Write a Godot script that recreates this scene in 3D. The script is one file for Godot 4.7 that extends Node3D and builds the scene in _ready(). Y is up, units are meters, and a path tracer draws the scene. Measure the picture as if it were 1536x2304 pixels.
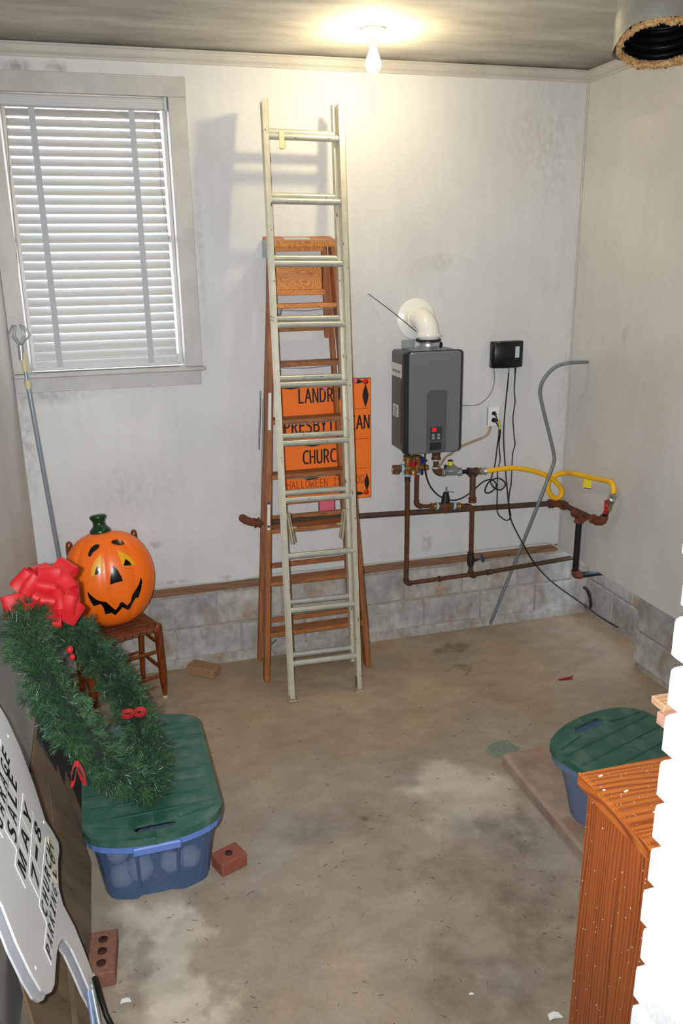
extends Node3D
# A garage utility corner: flash-lit back wall with ladders, tankless water heater, bins and seasonal decorations.

class G:
	# collects triangles of closed shapes; every shape is turned so that its faces look outwards
	var s := SurfaceTool.new()
	var xf := Transform3D.IDENTITY
	var uvf: Callable
	var n := 0
	func _init(at := Vector3.ZERO) -> void:
		s.begin(Mesh.PRIMITIVE_TRIANGLES)
		xf.origin = -at
	func put(t: PackedVector3Array, sg := -1, closed := true) -> void:
		if t.is_empty():
			return
		var flip := false
		if closed:
			var v := 0.0
			var o := t[0]
			for i in range(0, t.size(), 3):
				v += (t[i] - o).dot((t[i + 1] - o).cross(t[i + 2] - o))
			flip = v > 0.0
		for i in range(0, t.size(), 3):
			for k in 3:
				var p := t[i + ((3 - k) % 3 if flip else k)]
				s.set_smooth_group(sg)
				s.set_uv(uvf.call(p) if uvf.is_valid() else Vector2(p.x, p.y))
				s.add_vertex(xf * p)
				n += 1
	func quad(a: Vector3, b: Vector3, c: Vector3, d: Vector3) -> void:
		put(PackedVector3Array([a, b, c, a, c, d]), -1, false)
	func box(c: Vector3, size: Vector3, bev := 0.0, bs := Basis.IDENTITY) -> void:
		var h := size * 0.5
		var e := minf(bev, h[h.min_axis_index()] * 0.9)
		var P := func(sg: Vector3, f: int) -> Vector3:
			var p := Vector3(sg.x * (h.x - e), sg.y * (h.y - e), sg.z * (h.z - e))
			p[f] = sg[f] * h[f]
			return c + bs * p
		var t := PackedVector3Array()
		for a in 3:
			var b := (a + 1) % 3
			var d := (a + 2) % 3
			for sa: float in [1.0, -1.0]:
				var q: Array[Vector3] = []
				for k: Array in [[-1, -1], [1, -1], [1, 1], [-1, 1]]:
					var g := Vector3.ZERO
					g[a] = sa
					g[b] = k[0]
					g[d] = k[1]
					q.append(P.call(g, a))
				if sa < 0:
					q.reverse()
				t.append_array([q[0], q[1], q[2], q[0], q[2], q[3]])
			if e > 0.0:
				for sb: float in [1.0, -1.0]:
					for sd: float in [1.0, -1.0]:
						var g0 := Vector3.ZERO
						g0[a] = -1
						g0[b] = sb
						g0[d] = sd
						var g1 := g0
						g1[a] = 1
						var q: Array[Vector3] = [P.call(g0, b), P.call(g1, b), P.call(g1, d), P.call(g0, d)]
						if sb * sd > 0:
							q.reverse()
						t.append_array([q[0], q[1], q[2], q[0], q[2], q[3]])
		if e > 0.0:
			for sx: float in [1.0, -1.0]:
				for sy: float in [1.0, -1.0]:
					for sz: float in [1.0, -1.0]:
						var g := Vector3(sx, sy, sz)
						var q: Array[Vector3] = [P.call(g, 0), P.call(g, 1), P.call(g, 2)]
						if sx * sy * sz < 0:
							q.reverse()
						t.append_array(q)
		put(t)
	func bar(a: Vector3, b: Vector3, w: float, d: float, bev := 0.0, side := Vector3.RIGHT) -> void:
		# a straight bar from a to b: w across side, d across the third direction
		var y := (b - a).normalized()
		var x := (side - y * side.dot(y)).normalized()
		box((a + b) * 0.5, Vector3(w, a.distance_to(b), d), bev, Basis(x, y, x.cross(y)))
	func tube(path: PackedVector3Array, rad: Variant, seg := 8, loop := false) -> void:
		var m := path.size()
		var rings: Array[PackedVector3Array] = []
		var up := Vector3.ZERO
		for i in m:
			var a := path[i - 1] if i > 0 else (path[m - 1] if loop else path[0])
			var b := path[i + 1] if i < m - 1 else (path[0] if loop else path[m - 1])
			var t := (b - a).normalized()
			if up == Vector3.ZERO:
				up = t.cross(Vector3.RIGHT if absf(t.x) < 0.8 else Vector3.UP).normalized()
			up = (up - t * up.dot(t)).normalized()
			var side := t.cross(up)
			var stretch := 1.0
			if i > 0 and i < m - 1:
				stretch = 1.0 / maxf(0.6, (path[i] - path[i - 1]).normalized().dot(t))
			var r: float = rad[i] if rad is Array else rad
			var ring := PackedVector3Array()
			for k in seg:
				var an := TAU * k / seg
				ring.append(path[i] + (up * cos(an) + side * sin(an)) * r * (1.0 + (stretch - 1.0) * 0.5))
			rings.append(ring)
		var t := PackedVector3Array()
		for i in (m if loop else m - 1):
			var A := rings[i]
			var B := rings[(i + 1) % m]
			for k in seg:
				var l := (k + 1) % seg
				t.append_array([A[k], A[l], B[l], A[k], B[l], B[k]])
		if loop:
			put(t, 1)
			return
		var c0 := PackedVector3Array()
		var c1 := PackedVector3Array()
		for k in seg:
			var l := (k + 1) % seg
			c0.append_array([path[0], rings[0][l], rings[0][k]])
			c1.append_array([path[m - 1], rings[m - 1][k], rings[m - 1][l]])
		# one volume test for side and caps together
		var v := 0.0
		var o := path[0]
		for part: PackedVector3Array in [t, c0, c1]:
			for i in range(0, part.size(), 3):
				v += (part[i] - o).dot((part[i + 1] - o).cross(part[i + 2] - o))
		for part: PackedVector3Array in [t, c0, c1]:
			if v > 0.0:
				for i in range(0, part.size(), 3):
					var x := part[i + 1]
					part[i + 1] = part[i + 2]
					part[i + 2] = x
		put(t, 1, false)
		put(c0, -1, false)
		put(c1, -1, false)
	func lathe(prof: Array, seg: int, T: Transform3D, sg := 1) -> void:
		# profile of Vector2(radius, height) turned round the local y axis
		var t := PackedVector3Array()
		for i in prof.size() - 1:
			var a: Vector2 = prof[i]
			var b: Vector2 = prof[i + 1]
			for k in seg:
				var u := TAU * k / seg
				var w := TAU * ((k + 1) % seg) / seg
				var p0 := T * Vector3(a.x * cos(u), a.y, a.x * sin(u))
				var p1 := T * Vector3(a.x * cos(w), a.y, a.x * sin(w))
				var q0 := T * Vector3(b.x * cos(u), b.y, b.x * sin(u))
				var q1 := T * Vector3(b.x * cos(w), b.y, b.x * sin(w))
				if a.x > 1e-6:
					t.append_array([p0, p1, q1])
				if b.x > 1e-6:
					t.append_array([p0, q1, q0])
		put(t, sg)
	func prism(poly: PackedVector2Array, z0: float, z1: float, T := Transform3D.IDENTITY, bev := 0.0, sg := -1) -> void:
		var p := poly.duplicate()
		if not Geometry2D.is_polygon_clockwise(p):
			p.reverse()
		var m := p.size()
		var inset := PackedVector2Array()
		for i in m:
			var d0 := (p[i] - p[(i + m - 1) % m]).normalized()
			var d1 := (p[(i + 1) % m] - p[i]).normalized()
			var nn := (Vector2(d0.y, -d0.x) + Vector2(d1.y, -d1.x)).normalized()
			inset.append(p[i] + nn * bev)
		var big := 0.0
		var small := 0.0
		for i in m:
			big += p[i].cross(p[(i + 1) % m])
			small += inset[i].cross(inset[(i + 1) % m])
		if absf(small) > absf(big):
			for i in m:
				inset[i] = p[i] * 2.0 - inset[i]
		var tri := Geometry2D.triangulate_polygon(p)
		if tri.is_empty():
			push_warning("polygon not triangulated")
		var rings: Array = []
		if bev > 0.0:
			rings = [[inset, z0], [p, z0 + bev], [p, z1 - bev], [inset, z1]]
		else:
			rings = [[p, z0], [p, z1]]
		var caps := PackedVector3Array()
		for e in 2:
			var r: Array = rings[0] if e == 0 else rings[-1]
			for i in range(0, tri.size(), 3):
				for k in 3:
					var q: Vector2 = r[0][tri[i + (k if e == 0 else (3 - k) % 3)]]
					caps.append(T * Vector3(q.x, q.y, r[1]))
		var t := PackedVector3Array()
		for j in rings.size() - 1:
			for i in m:
				var l := (i + 1) % m
				var a: Vector2 = rings[j][0][i]
				var b: Vector2 = rings[j][0][l]
				var c: Vector2 = rings[j + 1][0][l]
				var d: Vector2 = rings[j + 1][0][i]
				var za: float = rings[j][1]
				var zb: float = rings[j + 1][1]
				t.append_array([T * Vector3(a.x, a.y, za), T * Vector3(b.x, b.y, za), T * Vector3(c.x, c.y, zb), T * Vector3(a.x, a.y, za), T * Vector3(c.x, c.y, zb), T * Vector3(d.x, d.y, zb)])
		# caps and sides made to agree: each is oriented by its own volume about the shared middle
		var o := T * Vector3(p[0].x, p[0].y, (z0 + z1) * 0.5)
		_orient(caps, o)
		_orient(t, o)
		put(caps, -1, false)
		put(t, sg, false)
	func _orient(t: PackedVector3Array, o: Vector3) -> void:
		var v := 0.0
		for i in range(0, t.size(), 3):
			v += (t[i] - o).dot((t[i + 1] - o).cross(t[i + 2] - o))
		if v > 0.0:
			for i in range(0, t.size(), 3):
				var x := t[i + 1]
				t[i + 1] = t[i + 2]
				t[i + 2] = x
	func grid(f: Callable, nu: int, nv: int, closed_u := false, sg := 1, closed := false) -> void:
		var t := PackedVector3Array()
		for i in nu:
			for j in nv:
				var i1 := (i + 1) % nu if closed_u else i + 1
				var a: Vector3 = f.call(float(i) / nu, float(j) / nv)
				var b: Vector3 = f.call(float(i1) / nu, float(j) / nv)
				var c: Vector3 = f.call(float(i1) / nu, float(j + 1) / nv)
				var d: Vector3 = f.call(float(i) / nu, float(j + 1) / nv)
				t.append_array([a, b, c, a, c, d])
		put(t, sg, closed)
	func done() -> ArrayMesh:
		s.generate_normals()
		return s.commit()

var M := {}
var taken := {}
var rng := RandomNumberGenerator.new()

# ---------------------------------------------------------------- naming
func numbered(called: String) -> String:
	var k: int = taken.get(called, 0)
	taken[called] = k + 1
	return called if k == 0 else "%s_%03d" % [called, k]

func tag(o: Node3D, label: String, category := "", group := "") -> Node3D:
	o.set_meta("label", label)
	if category:
		o.set_meta("category", category)
	if group:
		o.set_meta("group", group)
	return o

func thing(called: String, at: Vector3, label: String, category: String, group := "") -> Node3D:
	var o := Node3D.new()
	o.name = numbered(called)
	add_child(o)
	o.position = at
	return tag(o, label, category, group)

func part(called: String, g: Variant, mat: Material, parent: Node3D = self) -> MeshInstance3D:
	var o := MeshInstance3D.new()
	o.mesh = g.done() if g is G else g
	o.material_override = mat
	o.name = numbered(called) if parent == self else called
	parent.add_child(o, true)
	return o

func struct(called: String, g: Variant, mat: Material, label: String, category: String) -> MeshInstance3D:
	var o := part(called, g, mat)
	o.set_meta("kind", "structure")
	tag(o, label, category)
	return o

# ---------------------------------------------------------------- textures and materials
func tex(w: int, h: int, f: Callable) -> ImageTexture:
	var b := PackedByteArray()
	b.resize(w * h * 3)
	var i := 0
	for y in h:
		for x in w:
			var c: Color = f.call(x, y)
			b[i] = clampi(int(c.r * 255.0), 0, 255)
			b[i + 1] = clampi(int(c.g * 255.0), 0, 255)
			b[i + 2] = clampi(int(c.b * 255.0), 0, 255)
			i += 3
	return ImageTexture.create_from_image(Image.create_from_data(w, h, false, Image.FORMAT_RGB8, b))

func noise(sd: int, freq: float, oct := 4) -> FastNoiseLite:
	var n := FastNoiseLite.new()
	n.seed = sd
	n.noise_type = FastNoiseLite.TYPE_SIMPLEX_SMOOTH
	n.frequency = freq
	n.fractal_octaves = oct
	return n

func mat(c: Color, rough := 0.7, metal := 0.0, t: Texture2D = null, scale := Vector3.ZERO) -> StandardMaterial3D:
	var m := StandardMaterial3D.new()
	m.albedo_color = c
	m.roughness = rough
	m.metallic = metal
	if t:
		m.albedo_texture = t
		if scale != Vector3.ZERO:
			m.uv1_triplanar = true
			m.uv1_scale = scale
			m.uv1_triplanar_sharpness = 8.0
	return m

func bumped(m: StandardMaterial3D, t: Texture2D, cm: float) -> StandardMaterial3D:
	m.heightmap_enabled = true
	m.heightmap_texture = t
	m.heightmap_scale = cm
	return m

func wood(light: Color, dark: Color, rings: float, sd: int, along_u: bool, w := 256, h := 512, curl := 5.0) -> ImageTexture:
	var n1 := noise(sd, 1.0, 2)
	var n2 := noise(sd + 7, 1.0, 3)
	return tex(h if along_u else w, w if along_u else h, func(px: int, py: int) -> Color:
		var x := float(py if along_u else px) / w
		var y := float(px if along_u else py) / h
		var bend := n1.get_noise_2d(x * 1.6, y * 1.1) * curl
		var xx := x + 0.03 * n2.get_noise_2d(x * 6.0, 40.0) + 0.004 * n2.get_noise_2d(x * 9.0, y * 2.5)
		var v := 0.5 + 0.5 * sin((xx * rings + bend) * TAU)
		v = pow(v, 2.2) * (0.75 + 0.6 * n1.get_noise_2d(x * 5.0 + 30.0, y * 0.8))
		var fine := n2.get_noise_2d(x * 90.0, y * 3.0) * 0.5 + 0.5
		return light.lerp(dark, clampf(v * 0.75 + fine * 0.35 - 0.1, 0.0, 1.0)))

func blob(p: Vector2, c: Vector2, r: Vector2) -> float:
	var d := (p - c) / r
	return clampf(1.0 - d.length(), 0.0, 1.0)

func make_materials() -> void:
	var nm := noise(3, 1.0, 5)
	var ns := noise(11, 1.0, 3)
	# painted wall: warm white with soot, scuffs and patched cracks (u across the back wall, v down it)
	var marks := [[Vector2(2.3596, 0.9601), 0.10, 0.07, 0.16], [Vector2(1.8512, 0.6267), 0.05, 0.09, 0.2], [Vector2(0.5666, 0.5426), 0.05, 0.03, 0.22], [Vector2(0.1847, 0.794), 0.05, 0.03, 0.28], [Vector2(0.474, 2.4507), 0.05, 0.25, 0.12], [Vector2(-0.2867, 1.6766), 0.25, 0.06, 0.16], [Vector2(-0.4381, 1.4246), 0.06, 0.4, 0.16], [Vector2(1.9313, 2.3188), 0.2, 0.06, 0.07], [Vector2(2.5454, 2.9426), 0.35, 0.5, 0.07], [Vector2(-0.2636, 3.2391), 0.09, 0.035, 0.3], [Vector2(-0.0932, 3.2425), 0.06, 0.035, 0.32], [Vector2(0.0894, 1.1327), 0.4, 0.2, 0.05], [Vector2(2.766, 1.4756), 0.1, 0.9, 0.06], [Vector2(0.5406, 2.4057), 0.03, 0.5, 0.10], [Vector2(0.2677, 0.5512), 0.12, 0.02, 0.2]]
	var wall_t := tex(1024, 896, func(px: int, py: int) -> Color:
		var p := Vector2(px / 1024.0 * 3.25 - 0.46, 3.34 - py / 896.0 * 2.84)
		var d := 0.035 * nm.get_noise_2d(p.x * 1.3, p.y * 1.3) + 0.012 * ns.get_noise_2d(p.x * 12.0, p.y * 1.5) + 0.012 * nm.get_noise_2d(p.x * 30.0, p.y * 30.0)
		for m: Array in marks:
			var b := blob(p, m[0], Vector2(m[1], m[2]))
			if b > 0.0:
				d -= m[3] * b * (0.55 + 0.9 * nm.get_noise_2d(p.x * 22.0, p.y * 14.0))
		d -= 0.10 * maxf(0.0, ns.get_noise_2d(p.x * 45.0, p.y * 45.0) - 0.62) * 4.0
		var c := Color(0.835, 0.825, 0.82)
		return Color(c.r + d, c.g + d * 1.02, c.b + d * 1.05))
	M.wall = mat(Color.WHITE, 0.62, 0.0, wall_t)
	var side_t := tex(512, 512, func(px: int, py: int) -> Color:
		var d := 0.05 * nm.get_noise_2d(px * 0.006, py * 0.006 + 40.0) + 0.012 * ns.get_noise_2d(px * 0.05, py * 0.006) + 0.012 * nm.get_noise_2d(px * 0.1, py * 0.1) - 0.10 * maxf(0.0, ns.get_noise_2d(px * 0.03 + 70.0, py * 0.012) - 0.66) * 3.0
		return Color(0.80 + d, 0.785 + d, 0.765 + d))
	M.side = mat(Color.WHITE, 0.62, 0.0, side_t, Vector3.ONE * 0.33)
	M.trim = mat(Color(0.93, 0.92, 0.9), 0.5, 0.0, side_t, Vector3.ONE * 0.7)
	M.casing = mat(Color(0.92, 0.915, 0.91), 0.5, 0.0, side_t, Vector3.ONE * 1.4)
	# ceiling: soot in long soft streaks, darkest along the walls
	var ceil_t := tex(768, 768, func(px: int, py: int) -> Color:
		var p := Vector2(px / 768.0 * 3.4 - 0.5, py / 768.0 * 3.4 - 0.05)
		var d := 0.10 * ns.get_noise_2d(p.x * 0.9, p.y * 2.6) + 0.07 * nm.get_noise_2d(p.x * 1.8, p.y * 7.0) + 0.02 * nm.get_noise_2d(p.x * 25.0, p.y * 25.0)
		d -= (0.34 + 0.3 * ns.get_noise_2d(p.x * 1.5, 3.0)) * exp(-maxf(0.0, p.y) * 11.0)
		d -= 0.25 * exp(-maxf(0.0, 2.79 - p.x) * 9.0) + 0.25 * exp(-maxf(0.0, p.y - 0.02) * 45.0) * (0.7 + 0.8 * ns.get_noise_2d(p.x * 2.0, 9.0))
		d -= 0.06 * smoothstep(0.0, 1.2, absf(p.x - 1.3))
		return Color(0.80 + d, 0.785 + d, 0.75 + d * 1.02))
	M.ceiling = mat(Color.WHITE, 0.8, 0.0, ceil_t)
	# concrete floor with stains, pale laitance and rust
	var light := [[Vector2(1.3819, 1.6497), 0.30, 0.35, 0.13], [Vector2(0.0239, 2.1846), 0.16, 0.55, 0.17], [Vector2(-0.066, 2.4187), 0.22, 0.14, 0.10], [Vector2(1.3316, 0.6626), 0.6, 0.25, 0.05], [Vector2(1.3438, 1.533), 0.25, 0.16, 0.08], [Vector2(-0.0407, 1.971), 0.2, 0.1, 0.09]]
	var dark := [[Vector2(1.9032, 0.2925), 0.16, 0.09, 0.2], [Vector2(1.8469, 0.5375), 0.10, 0.04, 0.2], [Vector2(0.7896, 1.6635), 0.35, 0.16, 0.11], [Vector2(1.0572, 2.0323), 0.4, 0.2, 0.12], [Vector2(1.34, 2.3884), 0.3, 0.45, 0.16], [Vector2(1.4806, 1.9356), 0.16, 0.18, 0.2], [Vector2(1.0606, 2.5946), 0.35, 0.3, 0.14], [Vector2(0.3502, 1.9462), 0.3, 0.3, 0.05], [Vector2(1.1062, 0.1352), 0.35, 0.2, 0.10], [Vector2(-0.1368, 0.095), 0.35, 0.25, 0.1], [Vector2(2.6064, 0.6093), 0.25, 0.2, 0.06], [Vector2(0.9374, 1.6456), 0.05, 0.05, 0.15]]
	var floor_t := tex(1280, 1280, func(px: int, py: int) -> Color:
		var p := Vector2(px / 1280.0 * 3.4 - 0.5, py / 1280.0 * 3.4 - 0.05)
		var q := p + Vector2(nm.get_noise_2d(p.x * 3.0, p.y * 3.0), nm.get_noise_2d(p.x * 3.0 + 50.0, p.y * 3.0)) * 0.16
		var d := 0.045 * nm.get_noise_2d(p.x * 1.6, p.y * 1.6) + 0.05 * nm.get_noise_2d(p.x * 5.0, p.y * 8.0) + 0.025 * ns.get_noise_2d(p.x * 45.0, p.y * 45.0)
		for m: Array in light:
			d += m[3] * 0.85 * smoothstep(0.0, 0.5, blob(q, m[0], Vector2(m[1], m[2])))
		for m: Array in dark:
			d -= m[3] * 0.62 * smoothstep(0.0, 0.8, blob(q, m[0], Vector2(m[1], m[2]))) * (0.85 + 0.9 * nm.get_noise_2d(p.x * 9.0, p.y * 9.0))
		d -= 0.3 * maxf(0.0, ns.get_noise_2d(p.x * 28.0 + 9.0, p.y * 28.0) - 0.56)
		var warm := 0.03 * nm.get_noise_2d(p.x * 1.2 + 20.0, p.y * 1.2) + 0.035 * smoothstep(1.5, 0.6, p.y)
		return Color(0.60 + d * 0.9 + warm, 0.545 + d * 0.9 + warm * 0.35, 0.48 + d * 0.9 - warm * 0.5))
	M.floor = mat(Color.WHITE, 0.75, 0.0, floor_t)
	M.floor.texture_repeat = true
	var grit := tex(256, 256, func(px: int, py: int) -> Color:
		var d := 0.5 + 0.35 * nm.get_noise_2d(px * 0.06, py * 0.06) + 0.25 * ns.get_noise_2d(px * 0.5, py * 0.5)
		return Color(d, d, d))
	M.grit = grit
	bumped(M.floor, null, 0.0).heightmap_enabled = false
	var block_t := tex(512, 512, func(px: int, py: int) -> Color:
		var d := 0.09 * nm.get_noise_2d(px * 0.008, py * 0.012) + 0.07 * ns.get_noise_2d(px * 0.04, py * 0.03) + 0.05 * nm.get_noise_2d(px * 0.4, py * 0.4) + 0.12 * maxf(0.0, nm.get_noise_2d(px * 0.02 + 90.0, py * 0.006) - 0.25)
		var br := 0.07 * smoothstep(0.05, 0.5, nm.get_noise_2d(px * 0.011 + 30.0, py * 0.007 + 12.0))
		return Color(0.685 + d - br * 0.3, 0.67 + d - br, 0.65 + d - br * 1.5))
	for k in 3:
		M["block%d" % k] = mat([Color(0.97, 0.97, 0.97), Color(0.93, 0.93, 0.93), Color(1.0, 0.99, 0.97)][k], 0.9, 0.0, block_t, Vector3.ONE * 0.8)
		M["block%d" % k].uv1_world_triplanar = true
	M.mortar = mat(Color(0.92, 0.9, 0.87), 0.95, 0.0, block_t, Vector3.ONE * 1.2)
	M.slab = mat(Color(0.86, 0.76, 0.70), 0.8, 0.0, block_t, Vector3.ONE * 0.5)
	var paint_t := tex(256, 256, func(px: int, py: int) -> Color:
		var d := 0.05 * nm.get_noise_2d(px * 0.02, py * 0.02) + 0.05 * ns.get_noise_2d(px * 0.2, py * 0.2)
		return Color(0.86 + d, 0.86 + d, 0.86 + d))
	M.white_brick = bumped(mat(Color.WHITE, 0.55, 0.0, paint_t, Vector3.ONE * 2.0), grit, 0.06)
	M.white_brick.uv1_world_triplanar = true
	# woods
	M.cab_v = mat(Color.WHITE, 0.32, 0.0, wood(Color(0.70, 0.36, 0.13), Color(0.40, 0.155, 0.055), 26.0, 21, false, 768, 512, 1.1), Vector3(3.0, 0.75, 3.0))
	M.cab_h = mat(Color.WHITE, 0.3, 0.0, wood(Color(0.76, 0.42, 0.17), Color(0.45, 0.18, 0.065), 22.0, 22, true, 768, 512, 2.0), Vector3(0.8, 2.2, 2.2))
	M.step_h = mat(Color.WHITE, 0.55, 0.0, wood(Color(0.66, 0.42, 0.24), Color(0.46, 0.27, 0.15), 5.0, 23, true, 128, 512, 3.0), Vector3(1.3, 5.0, 5.0))
	M.step_v = mat(Color.WHITE, 0.55, 0.0, wood(Color(0.66, 0.40, 0.22), Color(0.47, 0.27, 0.145), 4.0, 24, false, 128, 512, 2.0), Vector3(6.0, 0.8, 6.0))
	M.step_new = mat(Color.WHITE, 0.45, 0.0, wood(Color(0.86, 0.58, 0.30), Color(0.66, 0.36, 0.15), 4.0, 25, true, 256, 512, 6.0), Vector3(3.0, 5.0, 5.0))
	M.ledger = mat(Color.WHITE, 0.85, 0.0, wood(Color(0.56, 0.42, 0.33), Color(0.40, 0.28, 0.21), 3.0, 26, true, 128, 512, 2.0), Vector3(0.7, 6.0, 6.0))
	M.chair_v = mat(Color.WHITE, 0.3, 0.0, wood(Color(0.50, 0.235, 0.075), Color(0.30, 0.125, 0.04), 3.0, 27, false, 128, 256, 2.0), Vector3(8.0, 2.0, 8.0))
	M.splint = mat(Color.WHITE, 0.55, 0.0, wood(Color(0.52, 0.29, 0.16), Color(0.34, 0.17, 0.08), 6.0, 28, true, 128, 256, 1.0), Vector3(4.0, 9.0, 9.0))
	M.pine = mat(Color.WHITE, 0.6, 0.0, wood(Color(0.93, 0.76, 0.60), Color(0.80, 0.56, 0.40), 7.0, 29, true, 128, 256, 1.0), Vector3(2.0, 9.0, 9.0))
	M.pine_pale = mat(Color(1.0, 0.95, 0.93), 0.6, 0.0, wood(Color(0.92, 0.78, 0.70), Color(0.84, 0.62, 0.52), 4.0, 30, true, 128, 256, 1.0), Vector3(2.0, 9.0, 9.0))
	# metals
	var worn := tex(256, 512, func(px: int, py: int) -> Color:
		var d := 0.06 * nm.get_noise_2d(px * 0.03, py * 0.01) + 0.04 * ns.get_noise_2d(px * 0.3, py * 0.2)
		var spot := smoothstep(0.56, 0.66, ns.get_noise_2d(px * 0.04 + 33.0, py * 0.022))
		return Color(0.80 + d, 0.775 + d, 0.70 + d * 0.9).lerp(Color(0.27, 0.24, 0.2), spot * 0.8))
	M.alu = mat(Color.WHITE, 0.42, 0.35, worn, Vector3(3.0, 1.4, 3.0))
	M.rung = mat(Color(0.93, 0.96, 1.0), 0.36, 0.45, worn, Vector3(1.3, 3.0, 3.0))
	M.alu_dirty = mat(Color(0.86, 0.82, 0.74), 0.5, 0.3, worn, Vector3(3.0, 1.4, 3.0))
	M.galv = mat(Color(0.66, 0.70, 0.71), 0.4, 0.55, grit, Vector3.ONE * 4.0)
	M.galv.albedo_texture = null
	M.steel = mat(Color(0.78, 0.78, 0.8), 0.3, 0.8)
	M.conduit = mat(Color(0.50, 0.53, 0.54), 0.5, 0.35)
	var rust := tex(256, 256, func(px: int, py: int) -> Color:
		var d := 0.5 + 0.5 * nm.get_noise_2d(px * 0.03, py * 0.03) + 0.3 * ns.get_noise_2d(px * 0.2, py * 0.2)
		return Color(0.22, 0.19, 0.17).lerp(Color(0.40, 0.27, 0.20), clampf(d, 0.0, 1.0)))
	M.iron = mat(Color.WHITE, 0.7, 0.15, rust, Vector3.ONE * 3.0)
	M.iron_red = mat(Color(1.35, 0.95, 0.8), 0.8, 0.0, rust, Vector3.ONE * 4.0)
	M.black_pipe = mat(Color(0.06, 0.058, 0.058), 0.5, 0.1)
	var cop := tex(256, 256, func(px: int, py: int) -> Color:
		var d := 0.5 + 0.6 * nm.get_noise_2d(px * 0.03, py * 0.03)
		var g := smoothstep(0.35, 0.6, ns.get_noise_2d(px * 0.03 + 9.0, py * 0.05))
		return Color(0.33, 0.21, 0.15).lerp(Color(0.46, 0.30, 0.20), clampf(d, 0.0, 1.0)).lerp(Color(0.42, 0.46, 0.38), g * 0.5))
	M.copper = mat(Color.WHITE, 0.5, 0.3, cop, Vector3.ONE * 3.0)
	M.copper_old = mat(Color(0.8, 0.9, 0.82), 0.6, 0.2, cop, Vector3.ONE * 5.0)
	M.brass = mat(Color(0.62, 0.47, 0.24), 0.35, 0.6)
	M.bronze = mat(Color(0.42, 0.27, 0.18), 0.55, 0.3)
	M.tape_blue = mat(Color(0.55, 0.78, 0.9), 0.6)
	M.dope = mat(Color(0.80, 0.85, 0.78), 0.7)
	# plastics and paints
	M.white = mat(Color(0.93, 0.925, 0.91), 0.35)
	M.pvc = mat(Color(0.95, 0.94, 0.91), 0.25)
	M.black = mat(Color(0.022, 0.022, 0.024), 0.4)
	M.rubber = mat(Color(0.035, 0.035, 0.037), 0.55)
	M.red = mat(Color(0.68, 0.05, 0.06), 0.4)
	M.blue = mat(Color(0.05, 0.13, 0.42), 0.4)
	M.yellow = mat(Color(0.97, 0.73, 0.07), 0.45)
	M.yellow_tag = mat(Color(0.93, 0.83, 0.05), 0.35)
	M.grey_cast = mat(Color(0.55, 0.56, 0.56), 0.5, 0.3)
	M.cord = mat(Color(0.045, 0.043, 0.042), 0.55)
	M.thin_wire = mat(Color(0.35, 0.34, 0.32), 0.5)
	M.beige = mat(Color(0.66, 0.58, 0.44), 0.6)
	M.heater_front = mat(Color(0.50, 0.505, 0.53), 0.38, 0.35, null)
	M.heater_side = mat(Color(0.36, 0.34, 0.33), 0.4, 0.5)
	M.heater_dark = mat(Color(0.155, 0.17, 0.18), 0.45, 0.2)
	M.heater_recess = mat(Color(0.42, 0.425, 0.44), 0.42, 0.5)
	M.ctl = mat(Color(0.20, 0.22, 0.24), 0.4)
	M.btn = mat(Color(0.55, 0.57, 0.58), 0.5)
	M.led = mat(Color(0.9, 0.05, 0.08), 0.4)
	M.led.emission_enabled = true
	M.led.emission = Color(1.0, 0.03, 0.07)
	M.led.emission_energy_multiplier = 0.9
	M.led_green = mat(Color(0.3, 0.7, 0.15), 0.4)
	M.led_green.emission_enabled = true
	M.led_green.emission = Color(0.35, 0.9, 0.15)
	M.led_green.emission_energy_multiplier = 0.25
	M.sticker = mat(Color(0.85, 0.85, 0.83), 0.5)
	M.ink = mat(Color(0.05, 0.045, 0.05), 0.6)
	M.poster = mat(Color(1.0, 0.48, 0.13), 0.7)
	M.poster_edge = mat(Color(0.12, 0.07, 0.05), 0.8)
	M.pen = mat(Color(0.60, 0.22, 0.05), 0.7)
	M.seal = mat(Color(0.86, 0.15, 0.06), 0.6)
	M.pink = mat(Color(0.88, 0.42, 0.50), 0.7)
	M.pink_edge = mat(Color(0.32, 0.09, 0.13), 0.7)
	M.pump = mat(Color(1.0, 0.45, 0.09), 0.33)
	M.pump_yellow = mat(Color(0.95, 0.68, 0.10), 0.35)
	M.pump_green = mat(Color(0.035, 0.22, 0.085), 0.25)
	M.gloss_black = mat(Color(0.02, 0.02, 0.022), 0.18)
	M.ribbon = mat(Color(0.80, 0.10, 0.13), 0.55)
	M.ribbon.rim_enabled = true
	M.ribbon.rim = 0.3
	M.needle = [mat(Color(0.20, 0.34, 0.22), 0.36), mat(Color(0.26, 0.40, 0.26), 0.36), mat(Color(0.15, 0.27, 0.18), 0.4)]
	M.twig = mat(Color(0.30, 0.25, 0.11), 0.8)
	M.core = mat(Color(0.08, 0.14, 0.08), 0.95)
	var dust := tex(512, 512, func(px: int, py: int) -> Color:
		var d := smoothstep(-0.3, 0.6, nm.get_noise_2d(px * 0.012, py * 0.012))
		return Color(0.14, 0.33, 0.265).lerp(Color(0.34, 0.42, 0.36), d * 0.75))
	M.lid = mat(Color.WHITE, 0.5, 0.0, dust, Vector3.ONE * 1.4)
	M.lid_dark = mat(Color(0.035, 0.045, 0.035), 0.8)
	M.bin = mat(Color(0.30, 0.41, 0.56, 0.66), 0.35)
	M.bin.transparency = BaseMaterial3D.TRANSPARENCY_ALPHA
	M.bin_rim = mat(Color(0.36, 0.48, 0.74), 0.4)
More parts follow.
